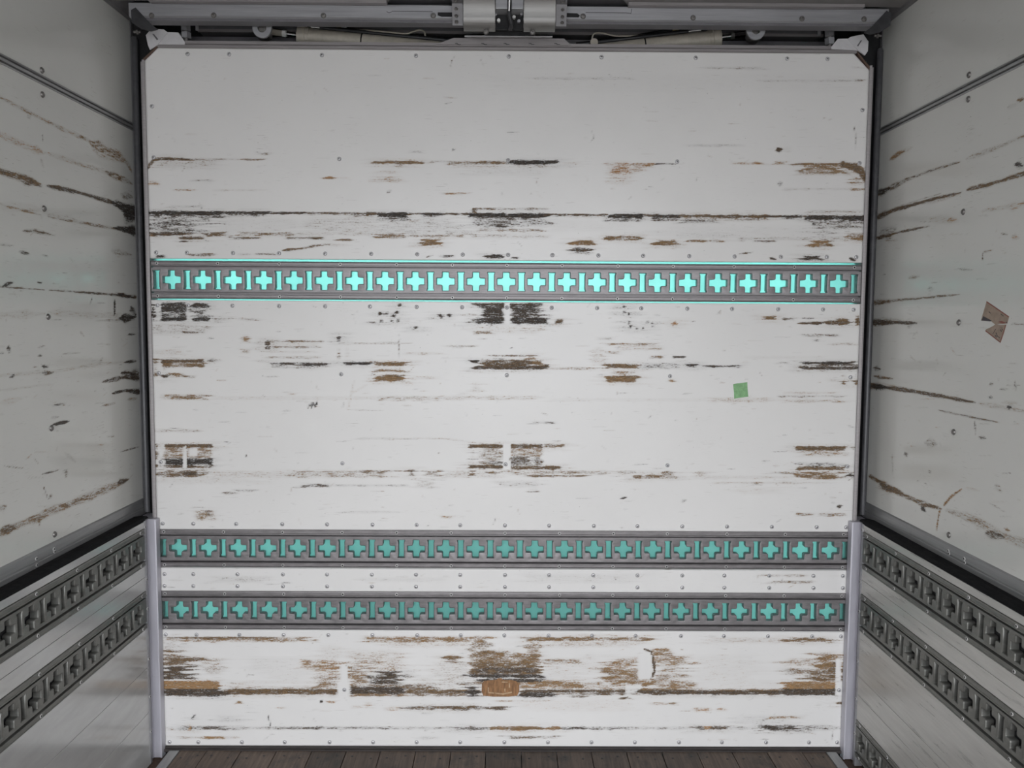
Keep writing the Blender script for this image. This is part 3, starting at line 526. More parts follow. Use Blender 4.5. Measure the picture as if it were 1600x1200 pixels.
# worn-through oval patch in the lowest board
pp = px_poly([(753,1068),(756,1064),(764,1063),(776,1062),(778,1059.5),(784,1059.5),(785,1062),(800,1062.5),(808,1065),(811.5,1070),(811.5,1080),(808,1087),(795,1088.5),(770,1088.5),(755,1087),(752.5,1080)], 1, 0.0)
obj('bare_patch', B().prism([(p[0], p[2]) for p in pp][::-1], 1, -0.0006, 0.0).mesh('bare_patch'), M['patch'], panels[3], 'bare brown oval patch with a pale rim')
pb = B()
for poly in ([(762,1074),(764,1074),(764,1081),(772,1082),(772,1083.5),(762,1083)], [(773,1082),(785,1083),(800,1080.5),(800,1082.5),(786,1085.5),(774,1084)], [(795,1067),(797,1067.5),(797,1074),(795,1075)], [(784,1064.5),(793,1065),(793,1066.5),(784,1066.5)], [(788,1076),(790,1076),(790,1081),(788,1081)]):
    q = px_poly(poly, 1, 0.0); pb.prism([(p[0], p[2]) for p in q], 1, -0.0010, -0.0006)
obj('scraped_fibre', pb.mesh('scraped_fibre'), M['patchlight'], panels[3])

# edge trims, top trim, corner plates and hinge plate of the front board
for s, x0 in ((-1, XL), (1, XR)):
    e = B(); e.prism([(x0, -0.003), (x0+s*0.007, -0.006), (x0+s*0.0075, 0.034), (x0, 0.034)], 2, -0.01, 2.288)
    e.box((x0+s*0.0075, -0.001, -0.01), (x0+s*0.0135, 0.03, 2.283))
    obj('edge_trim', e.mesh('edge_trim'), M['toptrim'], wall_front)
    # cut corner: raw plywood edge
    c0 = (x0, 2.286 if s < 0 else 2.274); c1 = (x0-s*0.042, ZTOP)
    obj('cut_corner_edge', B().prism([(c0[0], c0[1]), (c1[0], c1[1]), (c1[0], c1[1]+0.007), (c0[0]+s*0.007, c0[1]+0.003)], 1, -0.003, 0.026).mesh('cut'), M['woodedge'], wall_front)
zt = ZTOP
tt = B().prism([(-0.003, zt), (-0.006, zt+0.003), (-0.006, zt+0.009), (-0.002, zt+0.011), (-0.006, zt+0.013), (-0.006, zt+0.022), (0.03, zt+0.026), (0.03, zt)], 0, XL+0.045, XR-0.045)
top_trim = obj('top_trim', tt.mesh('top_trim'), M['toptrim'], wall_front)
for pts, slot in (([(236.6,44.5),(256,46),(262,50.5),(246.5,69.5),(234,77.5),(231,70),(227.8,55)], [(238,53),(240.5,53),(247,61),(245,62.5)]),
                  ([(1349,53.5),(1329.5,57.5),(1324.5,60.5),(1341,79),(1351.5,86.5),(1356,80),(1357,65)], [(1347,63),(1345,63),(1339,71.5),(1341,72.5)])):
    q = px_poly(pts, 1, -0.010)
    cpl = obj('corner_plate', B().prism([(p[0], p[2]) for p in q], 1, -0.010, -0.005).mesh('corner_plate'), M['whiteplate'], wall_front, 'white six-sided corner plate')
    q = px_poly(slot, 1, -0.011); obj('slot_mark', B().prism([(p[0], p[2]) for p in q], 1, -0.0115, -0.010).mesh('slot_mark'), M['beam'], cpl)
for pts in ([(246.5,69.5),(262,50.5),(279,51),(289,66),(289,70)], [(1341,79),(1324.5,60.5),(1309,61),(1299,73),(1299,77)]):
    q = px_poly(pts, 1, -0.006); obj('corner_gusset', B().prism([(p[0], p[2]) for p in q], 1, -0.0075, 0.0).mesh('corner_gusset'), M['whiteplate'], wall_front)
q = px_poly([(681,69.5),(709,59.5),(881,60.5),(893,71.5)], 1, -0.008)
hp = obj('hinge_plate', B().prism([(p[0], p[2]) for p in q], 1, -0.010, -0.004).mesh('hinge_plate'), M['toptrim'], wall_front, 'wide sloping-ended hinge plate')
q = px_poly([(726,55.8),(863,56.6),(863,58.6),(726,57.8)], 1, -0.012)
obj('flange_lip', B().prism([(p[0], p[2]) for p in q], 1, -0.014, 0.02).mesh('flange_lip'), M['whiteplate'], wall_front)
for x in (716, 757, 792, 831, 871):
    q = px_poly([(x-5,67.6),(x-2,67.4),(x+1,69.2),(x+4,69.0),(x+4,69.9),(x,70.1),(x-3,68.4),(x-5,68.6)], 1, -0.010)
    obj('weld_mark', B().prism([(p[0], p[2]) for p in q], 1, -0.0108, -0.0100).mesh('weld'), M['dark'], hp)
baseb = B().box((-1.17, -0.009, -0.018), (1.172, 0.02, -0.0022)); baseb.box((-1.17, -0.016, -0.018), (1.172, -0.009, -0.008))
baseboard = obj('baseboard_front', baseb.mesh('baseboard_front'), M['base'], None, 'dark sealing strip along the foot of the front wall', 'baseboard', kind='structure')

# ---- wing walls
def marks_left(W):
    P, R, E = W.P, W.R, W.E
    P([(-40,130),(0,152),(50,178),(100,203),(150,225),(185,243),(200,256),(206,270)], 4, 0.62, 0.6); P([(140,222),(175,240),(196,252)], 12, 0.62, 0.62); P([(150,235),(190,252)], 14, 0.40, 0.6)
    P([(-40,192),(0,210),(55,235),(70,240)], 7, 0.45, 0.75); P([(50,230),(66,238)], 8, 0.7, 0.85); P([(70,238),(130,258),(170,270),(206,287)], 5, 0.46, 0.66); P([(165,268),(206,287)], 8, 0.66, 0.5)
    P([(-40,255),(0,268),(30,277),(64,289)], 7.5, 0.88, 0.48); P([(30,279),(64,291)], 8, 0.8, 0.35); P([(73,290),(120,300),(170,315),(206,327)], 4.5, 0.92, 0.3); P([(175,316),(195,325),(208,334,22)], 9, 0.97, 0.04); P([(190,304),(206,308)], 8, 0.55, 0.3)
    P([(-40,310),(0,319),(64,336)], 2.6, 0.7, 0.6); P([(0,322),(64,328)], 12, 0.32, 0.55); P([(74,338),(150,352),(207,363)], 3, 0.66, 0.5); P([(178,356),(200,360,8),(208,359,14)], 4, 0.97, 0.06); P([(74,335),(120,345)], 9, 0.4, 0.4)
    P([(36,361),(55,361),(85,368)], 4, 0.72, 0.35); P([(0,382),(20,384)], 3, 0.6, 0.15); P([(30,393),(46,397)], 4, 0.66, 0.15); P([(66,398),(76,401)], 2, 0.8, 0.2); P([(175,392),(205,398)], 9, 0.5, 0.35)
    P([(5,447),(20,441)], 5, 0.85, 0.05); P([(-20,447),(0,448),(70,453)], 2.2, 0.82, 0.35); P([(77,453),(160,459),(185,461),(210,464,6)], 2.2, 0.86, 0.3); P([(185,460),(210,465)], 6, 0.97, 0.05); P([(58,441),(66,442)], 2.5, 0.9, 0.05)
    P([(0,492),(70,490)], 9, 0.40, 0.5); P([(75,488),(140,492),(205,494)], 7, 0.34, 0.5); P([(150,501),(210,500)], 3, 0.5, 0.35); P([(188,498),(212,495)], 9, 0.9, 0.06); P([(205,480),(212,492)], 8, 0.8, 0.06); P([(179,468),(179,492)], 2.5, 0.8, 0.1); P([(200,523),(212,522)], 3.5, 0.9, 0.08)
    P([(0,587),(30,584),(80,581),(140,571),(210,564)], 4, 0.38, 0.6); P([(66,583),(84,582)], 5, 0.8, 0.4); P([(195,566),(213,564)], 4, 0.9, 0.08); P([(160,597),(190,590),(213,588,14)], 5, 0.8, 0.22); P([(190,583),(213,585)], 7, 0.85, 0.15); P([(175,615),(195,610),(215,612,9)], 3, 0.92, 0.12); P([(160,634),(180,630)], 3, 0.6, 0.5); P([(200,624),(214,622)], 4, 0.7, 0.6)
    P([(0,610),(80,600)], 3, 0.42, 0.55); P([(0,630),(35,622)], 8, 0.35, 0.75); P([(82,664),(108,658)], 4.5, 1.0, 0.12); P([(82,634),(104,630)], 2, 0.9, 0.15); P([(80,653),(92,651)], 4, 0.6, 0.2)
    P([(6,728),(38,732)], 1.8, 0.85, 0.3); P([(66,741),(92,734)], 2, 0.85, 0.2); P([(68,760),(75,780)], 1.8, 0.8, 0.2); P([(78,778),(80,772)], 4, 0.7, 0.3); P([(102,708),(118,722)], 4, 0.4, 0.3); P([(104,735),(103,746)], 4, 0.6, 0.35); P([(188,706),(217,698)], 2, 0.85, 0.2); P([(60,808),(62,822)], 3, 0.7, 0.5)
    P([(-30,845),(0,832),(28,821),(80,799),(150,772),(197,751)], 9, 0.66, 0.58); P([(0,830),(26,822)], 11, 0.82, 0.45); P([(185,755),(200,749)], 8, 0.92, 0.3); P([(70,802),(170,762)], 5, 0.72, 0.52); P([(0,795),(10,790)], 8, 0.55, 0.4)
    P([(125,518),(132,526)], 3, 0.6, 0.4); P([(13,541),(15,552)], 4, 0.85, 0.15); P([(0,552),(6,552)], 3, 0.8, 0.1); P([(60,543),(70,540)], 3, 0.7, 0.2); P([(60,556),(66,555)], 3, 0.8, 0.15); P([(98,553),(125,551)], 1.6, 0.6, 0.3); P([(66,572),(75,574)], 4, 0.8, 0.1); P([(16,590),(22,585)], 5, 0.85, 0.15); P([(155,568),(160,559)], 3, 0.5, 0.3); P([(65,335),(67,345)], 2, 0.3, 0.3); E(66,73,330,352,2); P([(66,210),(67,220)], 2, 0.7, 0.25); P([(64,248),(68,262)], 3, 0.45, 0.3); P([(44,180),(47,185)], 4, 0.7, 0.3)
def marks_right(W):
    P, R, E = W.P, W.R, W.E
    P([(1374,302,8),(1392,293,7),(1410,284,4),(1450,268),(1500,253)], 4, 0.68, 0.35); P([(1510,248),(1550,234),(1600,212),(1640,195)], 5, 0.50, 0.45); P([(1372,302),(1390,294)], 8, 0.85, 0.12)
    P([(1372,339,9),(1395,329,5),(1440,316),(1503,300)], 4, 0.92, 0.38); P([(1405,322),(1470,302)], 2, 0.6, 0.3); P([(1510,297),(1560,284),(1600,271),(1640,258)], 5.5, 0.92, 0.5); P([(1440,318),(1500,303)], 7, 0.5, 0.5)
    P([(1372,372,5),(1400,364),(1452,353)], 3.2, 0.9, 0.35); P([(1378,368),(1398,358)], 18, 0.50, 0.15); P([(1455,342),(1495,345)], 12, 0.30, 0.55); P([(1480,345),(1494,342)], 6, 0.62, 0.8); P([(1535,330),(1600,318)], 6, 0.42, 0.62); P([(1575,325),(1600,318)], 8, 0.5, 0.7)
    P([(1390,250),(1404,240),(1414,236)], 4.5, 0.9, 0.72); P([(1404,240),(1425,230)], 6, 0.4, 0.6); P([(1590,157),(1600,154)], 6, 0.92, 0.5); P([(1575,168),(1590,162)], 6, 0.4, 0.3); P([(1586,257),(1598,259)], 7, 0.8, 0.1)
    P([(1564,365),(1575,367)], 2, 0.8, 0.3); P([(1582,370),(1592,372)], 8, 0.6, 0.75); P([(1535,395),(1536,408)], 1.6, 0.85, 0.3); P([(1536,394),(1552,391)], 3, 0.7, 0.5); P([(1497,420),(1520,422)], 2.5, 0.62, 0.15); P([(1450,452),(1458,452)], 5, 0.5, 0.15); P([(1420,434),(1436,432)], 4, 0.55, 0.5)
    P([(1368,473,6),(1400,469),(1450,465),(1500,460)], 2.6, 0.82, 0.42); P([(1368,504,8),(1386,504,7),(1400,504,3),(1432,505)], 6, 0.92, 0.25); P([(1370,500),(1412,502)], 7, 0.45, 0.4); P([(1580,506),(1600,507)], 2, 0.7, 0.3); P([(1418,512),(1426,505)], 4, 0.5, 0.2)
    P([(1363,603,7),(1390,606,5),(1430,612),(1480,621),(1524,629)], 4.2, 0.92, 0.35); P([(1363,603),(1390,606)], 7, 1.0, 0.08); P([(1530,630),(1600,642),(1640,650)], 5, 0.46, 0.55); P([(1566,629),(1590,630)], 4, 0.6, 0.72); P([(1366,588),(1395,592)], 5, 0.78, 0.5); P([(1366,575),(1375,577)], 6, 0.7, 0.2); P([(1365,598),(1410,606)], 4, 0.42, 0.65)
    P([(1466,641),(1520,652),(1562,661)], 2, 0.78, 0.35); P([(1562,608),(1575,608)], 2.5, 0.7, 0.2); P([(1546,602),(1552,598)], 5, 0.5, 0.2); P([(1545,620),(1551,622)], 4, 0.85, 0.1); P([(1574,636),(1580,636)], 6, 0.95, 0.03); P([(1586,596),(1587,610)], 2.2, 0.8, 0.25); P([(1447,692),(1463,694)], 11, 0.55, 0.3); P([(1530,683),(1540,685)], 4, 0.8, 0.2); P([(1523,658),(1524,680)], 1.6, 0.7, 0.15)
    P([(1360,744,4),(1374,753,5),(1380,757,10),(1398,766,8),(1412,774,5),(1440,786),(1470,795)], 6, 0.86, 0.5); P([(1376,756),(1398,767)], 9, 0.95, 0.35); P([(1480,797),(1520,812),(1560,833),(1600,850),(1630,865)], 9, 0.55, 0.55); P([(1542,832),(1568,840)], 11, 0.85, 0.3); P([(1440,792),(1446,800)], 5, 0.95, 0.06)
    P([(1475,790),(1486,776),(1503,764)], 3.4, 0.95, 0.78); P([(1469,795),(1466,810),(1463,830)], 2.2, 0.8, 0.75); P([(1510,762),(1530,767)], 3, 0.4, 0.8); P([(1556,758),(1564,768)], 6, 0.5, 0.3); P([(1545,785),(1570,800)], 1.4, 0.7, 0.3); P([(1570,826),(1578,830)], 4, 0.8, 0.7); P([(1414,707),(1417,714)], 4, 0.6, 0.2); P([(1451,738),(1454,736)], 5, 0.6, 0.2); P([(1394,710),(1395,742)], 1, 0.6, 0.3); E(1503,1510,285,310,2)
def run_on(W, side):
    """the long streaks run on along the wall beyond the frame"""
    vx, vy = 791.7, 501.0
    for (x, y, w, d, t, far) in ([(-40,130,4,0.6,0.6,1.25),(-40,192,7,0.45,0.75,1.4),(-40,255,8,0.85,0.45,1.7),(-40,310,3,0.7,0.6,1.5),(-20,447,3,0.7,0.35,1.6),(0,492,9,0.4,0.5,1.5),(0,587,4,0.4,0.6,1.7),(0,610,3,0.4,0.55,1.4),(-30,845,10,0.66,0.55,1.6)] if side == 'l' else
                                 [(1640,195,6,0.5,0.45,1.3),(1640,258,6,0.9,0.5,1.6),(1600,318,7,0.5,0.65,1.4),(1640,650,5,0.5,0.5,1.6),(1600,507,3,0.6,0.3,1.5),(1630,865,10,0.6,0.5,1.5)]):
        W.P([(x, y, w), (vx+(x-vx)*far*0.8, vy+(y-vy)*far*0.8, w*1.3), (vx+(x-vx)*far, vy+(y-vy)*far)], w, d, t)
    scuffs(W, 160, (-700, -20) + (200, 900) if side == 'l' else (1620, 2300, 200, 900), 11)
def wing(side, name, label, marks, bolts, rail_screws):
    sg = -1 if side == 'l' else 1; X = sg*XW; YF = 0.062
    root = obj(name, B().box((X+sg*0.012, REAR, 0.79), (X+sg*0.05, YF, 2.50)).mesh(name), M['dark'], None, label, 'wall', kind='structure')
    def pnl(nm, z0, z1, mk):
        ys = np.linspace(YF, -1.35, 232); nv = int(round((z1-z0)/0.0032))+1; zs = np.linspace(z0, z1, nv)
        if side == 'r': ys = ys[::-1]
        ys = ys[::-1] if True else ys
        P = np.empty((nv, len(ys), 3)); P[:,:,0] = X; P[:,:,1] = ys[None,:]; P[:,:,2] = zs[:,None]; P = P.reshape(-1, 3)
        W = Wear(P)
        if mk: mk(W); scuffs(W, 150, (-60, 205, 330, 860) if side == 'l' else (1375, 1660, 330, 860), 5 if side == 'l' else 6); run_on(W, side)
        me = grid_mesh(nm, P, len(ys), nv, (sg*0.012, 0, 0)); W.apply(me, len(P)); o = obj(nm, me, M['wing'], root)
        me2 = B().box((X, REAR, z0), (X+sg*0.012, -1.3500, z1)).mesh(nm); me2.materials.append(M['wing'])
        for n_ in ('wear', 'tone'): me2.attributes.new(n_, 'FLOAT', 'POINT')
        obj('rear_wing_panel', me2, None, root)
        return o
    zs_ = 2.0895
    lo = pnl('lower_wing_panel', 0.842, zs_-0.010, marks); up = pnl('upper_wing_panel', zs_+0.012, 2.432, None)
    # joint moulding between the two panels
    prof = [(X+sg*0.004, zs_-0.0125), (X-sg*0.002, zs_-0.0125), (X-sg*0.003, zs_-0.009), (X+sg*0.003, zs_-0.008), (X+sg*0.003, zs_-0.0055), (X-sg*0.005, zs_-0.0045), (X-sg*0.006, zs_+0.002), (X+sg*0.002, zs_+0.003), (X+sg*0.002, zs_+0.006), (X-sg*0.005, zs_+0.007), (X-sg*0.004, zs_+0.012), (X+sg*0.004, zs_+0.013)]
    m_ = B(); m_.prism(prof, 1, REAR, YF-0.002); obj('joint_moulding', m_.mesh('joint_moulding'), M['alu_y'], root)
    # bottom rail in two steps
    m_ = B(); m_.prism([(X+sg*0.01, 0.791), (X-sg*0.006, 0.791), (X-sg*0.007, 0.812), (X-sg*0.004, 0.814), (X-sg*0.004, 0.8165), (X-sg*0.006, 0.818), (X-sg*0.005, 0.842), (X-sg*0.001, 0.845), (X+sg*0.01, 0.845)], 1, REAR, YF)
    br = obj('bottom_rail', m_.mesh('bottom_rail'), M['alu_y'], root)
    for (x, y) in rail_screws: fasten('screw', screw_me, at(x, y, 0, X-sg*0.006), br, '+x' if side == 'l' else '-x')
    # end frame, roof-edge rail
    m_ = B(); m_.box((X-sg*0.002, YF-0.002, 0.80), (X+sg*0.05, YF+0.014, 2.44)); m_.box((X+sg*0.004, YF+0.014, 0.80), (X+sg*0.05, YF+0.03, 2.44))
    obj('end_frame', m_.mesh('end_frame'), M['trim'], root)
    m_ = B(); m_.prism([(X+sg*0.01, 2.431), (X-sg*0.003, 2.430), (X-sg*0.016, 2.431), (X-sg*0.018, 2.436), (X-sg*0.052, 2.450), (X-sg*0.062, 2.454), (X-sg*0.062, 2.520), (X+sg*0.01, 2.520)], 1, REAR, 0.05)
    obj('roof_edge_rail', m_.mesh('roof_edge_rail'), M['trim'], root)
    q = px_poly([(205,16),(212,12),(236,38),(247,46),(236,49),(222,46),(206,35)] if side == 'l' else [(1392,21),(1385,17),(1361,43),(1350,51),(1360,54),(1374,51),(1391,40)], 1, -0.104)
    obj('rail_end_bracket', B().prism([(p[0], p[2]) for p in q], 1, -0.106, -0.101).mesh('rail_end_bracket'), M['dark'], root)
    for (x, y) in bolts:
        p = at(x, y, 0, X); fasten('bolt', bolt_me, p, lo if p[2] < zs_ else up, '+x' if side == 'l' else '-x')
    return root
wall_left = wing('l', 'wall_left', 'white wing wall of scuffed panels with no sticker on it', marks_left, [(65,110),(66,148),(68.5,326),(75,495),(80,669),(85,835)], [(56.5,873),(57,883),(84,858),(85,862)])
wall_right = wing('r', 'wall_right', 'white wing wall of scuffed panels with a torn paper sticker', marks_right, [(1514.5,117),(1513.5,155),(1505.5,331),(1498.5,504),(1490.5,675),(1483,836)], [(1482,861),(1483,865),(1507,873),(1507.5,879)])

# ---- roof
rb = B().box((-1.32, REAR, 2.535), (1.32, 0.20, 2.56)); rb.box((-1.32, REAR, 2.44), (-1.291, 0.20, 2.54)); rb.box((1.291, REAR, 2.44), (1.32, 0.20, 2.54))
ceiling = obj('ceiling', rb.mesh('ceiling'), M['dark'], None, 'grey roof lining of the wing body', 'ceiling', kind='structure')
for s in (-1, 1):
    pts = [(s*1.225, REAR), (s*0.30, REAR), (s*0.30, -0.26), (s*0.372, -0.10), (s*1.225, -0.10)]
    obj('wing_roof_panel', B().prism(pts, 2, 2.436, 2.446).mesh('wing_roof_panel'), M['roof'], ceiling)
    obj('panel_hem', B().box((s*1.10, -0.125, 2.427), (s*0.372, -0.103, 2.436)).mesh('panel_hem'), M['toptrim'], ceiling)
obj('centre_roof_beam', B().box((-0.40, REAR, 2.447), (0.40, 0.02, 2.458)).mesh('centre_roof_beam'), M['beam'], ceiling)

# ---- header beam above the front board
HY = -0.10
hb = B(); hb.prism([(HY, 2.392), (HY, 2.430), (HY+0.01, 2.436), (0.03, 2.436), (0.03, 2.425), (-0.055, 2.425), (-0.055, 2.386), (HY+0.006, 2.388)], 0, -1.172, 1.186)
header = obj('trim_1', hb.mesh('trim_1'), M['alu'], None, 'pale aluminium header beam above the front wall', 'beam', kind='structure')
ub = B().box((-1.16, HY+0.008, 2.380), (1.17, -0.050, 2.3885)); obj('dark_underside', ub.mesh('dark_underside'), M['beam'], header)  # header's underside coloured darker than its front
for x, y in ((237,24.5),(334,24),(505.5,24.5),(677,24.5),(911,25.5),(1083,28),(1253,29.5),(1350,30)): fasten('screw', bolt_me, at(x, y, 1, HY), header)
for pts in ([(734-50,19.5),(712,19.5),(712,26.3),(690,26.3),(684,24)], [(879,20),(902,21),(906,24.5),(904,27.2),(879,26.8)]):
    q = px_poly(pts, 1, HY); obj('cable_opening', B().prism([(p[0], p[2]) for p in q], 1, HY-0.0008, HY+0.001).mesh('cable_opening'), M['black'], header)
for pts in ([(604,18),(608,20),(612,18.5)], [(612,17.5),(676,18)], [(915,19.5),(978,20)], [(978,20),(986,21),(987,14)]):
    q = px_poly(pts, 1, HY-0.0005); obj('sealant_line', B().tube(q, 0.0011, 6).mesh('sealant_line'), M['beam'], header)

# recess behind the header: rear beams
rr = B(); rr.box((-1.30, 0.17, 2.20), (1.30, 0.19, 2.54)); rr.box((-1.167, 0.0317, 2.19), (1.167, 0.19, 2.2))
recess = obj('trim_2', rr.mesh('trim_2'), M['black'], None, 'dark recess wall above the front board', 'panel', kind='structure')
z50 = at(600, 51.5, 1, 0.10)[2]
obj('upper_rear_beam', B().box((-1.03, 0.10, z50), (1.055, 0.16, 2.43)).mesh('upper_rear_beam'), M['beam'], recess)
obj('beam_lip', B().box((-1.03, 0.092, z50-0.003), (1.055, 0.10, z50+0.006)).mesh('beam_lip'), M['toptrim'], recess)
obj('lower_rear_beam', B().box((-1.10, 0.115, 2.25), (1.105, 0.16, z50-0.012)).mesh('lower_rear_beam'), M['beam'], recess)
# closing body corner posts and drain tubes
for i, s in enumerate((-1, 1)):
    m_ = B(); m_.box((s*1.178, 0.085, -0.05), (s*1.32, 0.17, 2.54)); m_.box((s*1.255, 0.06, -0.05), (s*1.32, 0.09, 2.54)); m_.box((s*1.160, 0.0345, -0.05), (s*1.182, 0.09, 2.30)); m_.box((s*1.292, -0.3, -0.05), (s*1.32, 0.09, 2.54))
    post = obj('trim_%d' % (3+i), m_.mesh('post'), M['black'], None, 'dark corner post in the gap beside the front wall', 'post', 'front corner posts', 'structure')
    xt = at(216.5 if s < 0 else 1366.8, 300, 1, 0.05)[0]
    zt1 = at(216, 58 if s < 0 else 67, 1, 0.05)[2]
    obj('grey_tube', B().tube([(xt, 0.05, 0.80), (xt, 0.05, zt1-0.006), (xt, 0.051, zt1)], [0.0105, 0.0105, 0.008], 16).mesh('grey_tube', 50), M['tubegrey'], post)
    for (x, y) in (((222,33),(233,42),(215,50)) if s < 0 else ((1366,39),(1356,47),(1371,56))):
        p = at(x, y, 1, -0.012)
        b_ = B(); b_.tube([(p[0]-s*0.010, p[1], p[2]), (p[0]+s*0.012, p[1], p[2])], 0.0042, 8); b_.tube([(p[0]-s*0.003, p[1], p[2]), (p[0]+s*0.003, p[1], p[2])], 0.0075, 6)
        obj('corner_bolt', b_.mesh('corner_bolt'), M['bolt'], post)

# ---- lower front pillars
for i, s in enumerate((-1, 1)):
    m_ = B(); x0 = s*1.158; x1 = s*1.197
    m_.prism([(x0, -0.006), (x0+s*0.002, -0.030), (x0+s*0.006, -0.032), (x0+s*0.007, -0.028), (x1-s*0.010, -0.028), (x1-s*0.008, -0.034), (x1, -0.034), (x1+s*0.03, -0.034), (x1+s*0.03, 0.06), (x0+s*0.022, 0.06), (x0+s*0.022, -0.006)], 2, -0.03, 0.792)
    obj('trim_%d' % (5+i), m_.mesh('pillar'), M['lilac'], None, 'short pale aluminium pillar between the front wall and the side gate', 'pillar', 'lower front pillars', 'structure')
    # floor edge
    m_ = B(); m_.box((s*1.105, REAR, -0.044), (s*1.139, -0.02, -0.009), 0.001)
    fe = obj('trim_%d' % (7+i), m_.mesh('floor_edge'), M['alu_y'], None, 'bare metal edging strip along the side of the wooden floor', 'edging', 'floor edging strips', 'structure')
    obj('rusty_gutter', B().box((s*1.139, REAR, -0.046), (s*1.24, -0.005, -0.034)).mesh('gutter'), M['rust'], fe)

# ================================================================== LASHING RAILS
PITCH_M = 0.1; HOLE = 0.0315
def fillet(pts, rad):
    out = []; n = len(pts)
    for i in range(n):
        p0, p, p1 = (np.array(pts[i-1]), np.array(pts[i]), np.array(pts[(i+1) % n])); r = rad[i]
        a = (p0-p)/np.linalg.norm(p0-p); b = (p1-p)/np.linalg.norm(p1-p)
        A = p+a*r; C = p+b*r
        for t in (0, 0.33, 0.67, 1): out.append(tuple((1-t)**2*A+2*t*(1-t)*p+t*t*C))
    return out
aw, hh, hw = 0.0106, HOLE-0.001, 0.0295
CROSS = fillet([(-aw,hh),(aw,hh),(aw,aw),(hw,aw),(hw,-aw),(aw,-aw),(aw,-hh),(-aw,-hh),(-aw,-aw),(-hw,-aw),(-hw,aw),(-aw,aw)],
               [0.002,0.002,0.0065,0.002,0.002,0.0065,0.002,0.002,0.0065,0.002,0.002,0.0065])
II = [(-0.0115,hh),(0.0115,hh),(0.0115,hh-0.003),(0.0092,hh-0.0065),(0.0092,-hh+0.0065),(0.0115,-hh+0.003),(0.0115,-hh),(-0.0115,-hh),(-0.0115,-hh+0.003),(-0.0092,-hh+0.0065),(-0.0092,hh-0.0065),(-0.0115,hh-0.003)]
def grow(poly, d):
    """polygon (counter-clockwise) pushed outwards by d"""
    n = len(poly); out = []
    for k in range(n):
        p0, p, p1 = np.array(poly[k-1]), np.array(poly[k]), np.array(poly[(k+1) % n])
        a = (p-p0)/np.linalg.norm(p-p0); b = (p1-p)/np.linalg.norm(p1-p)
        na = np.array((a[1], -a[0])); nb = np.array((b[1], -b[0])); m = na+nb; m = m/max(1e-9, (m @ m)/2)
        out.append(tuple(p+d*m))
    return out
def ccw(poly):
    A = sum(poly[k-1][0]*poly[k][1]-poly[k][0]*poly[k-1][1] for k in range(len(poly)))
    return poly if A > 0 else poly[::-1]
def cell(hole, half, hgt, lip, depth):
    """one slot with its rolled lip in a rectangle of web: vertices (u, v, depth) and faces"""
    hole = ccw([tuple(np.round(p, 6)) for p in hole])
    hole = [p for k, p in enumerate(hole) if np.hypot(p[0]-hole[k-1][0], p[1]-hole[k-1][1]) > 1e-5]
    n = len(hole); V = []; F = []
    ts = np.linspace(0, math.pi/2, 5)
    for t in ts: V += [(p[0], p[1], lip*(1-math.cos(t))) for p in grow(hole, lip*(1-math.sin(t)))]
    V += [(p[0], p[1], depth) for p in hole]; nr = len(ts)+1
    for r in range(nr-1):
        for k in range(n): k2 = (k+1) % n; F.append((r*n+k, r*n+k2, (r+1)*n+k2, (r+1)*n+k))
    o = len(V); rect = [(-half,-hgt/2),(half,-hgt/2),(half,hgt/2),(-half,hgt/2)]
    V += [(p[0], p[1], 0) for p in rect]
    tri = tessellate_polygon([[Vector((p[0], p[1], 0)) for p in rect], [Vector((v[0], v[1], 0)) for v in V[:n]]])
    idx = [o, o+1, o+2, o+3]+list(range(n))
    F += [tuple(idx[q] for q in t) for t in tri]
    return V, F
def web_mesh(u0, u1, us_cross, us_i, hgt, lip, depth=0.022):
    V = []; F = []; cells = []
    cc = cell(CROSS, 0.0345, hgt, lip, depth); ci = cell(II, 0.0155, hgt, lip, depth)
    cells = sorted([(u, 0.0345, cc) for u in us_cross if u0+0.033 < u < u1-0.033]+[(u, 0.0155, ci) for u in us_i if u0+0.0135 < u < u1-0.0135])
    at_u = u0
    def plain_(a, b):
        if b-a < 1e-5: return
        o = len(V); V.extend([(a,-hgt/2,0),(b,-hgt/2,0),(b,hgt/2,0),(a,hgt/2,0)]); F.append((o,o+1,o+2,o+3))
    for u, h, (cv, cf) in cells:
        if u-h > at_u: plain_(at_u, u-h)
        o = len(V); V.extend([(u+max(u0-u, min(u1-u, v[0])) if abs(v[0]) >= h-1e-6 else u+v[0], v[1], v[2]) for v in cv]); F.extend([tuple(o+q for q in f) for f in cf])
        at_u = u+h
    if at_u < u1: plain_(at_u, u1)
    # end and edge faces
    for (a, b) in (((u0,-hgt/2),(u1,-hgt/2)), ((u1,-hgt/2),(u1,hgt/2)), ((u1,hgt/2),(u0,hgt/2)), ((u0,hgt/2),(u0,-hgt/2))):
        o = len(V); V.extend([(a[0],a[1],0),(b[0],b[1],0),(b[0],b[1],depth*0.7),(a[0],a[1],depth*0.7)]); F.append((o,o+1,o+2,o+3))
    me = bpy.data.meshes.new('rail_web'); me.from_pydata(V, [], F); me.update()
    return me
FL, GR = 0.0165, 0.0085        # flange and groove widths
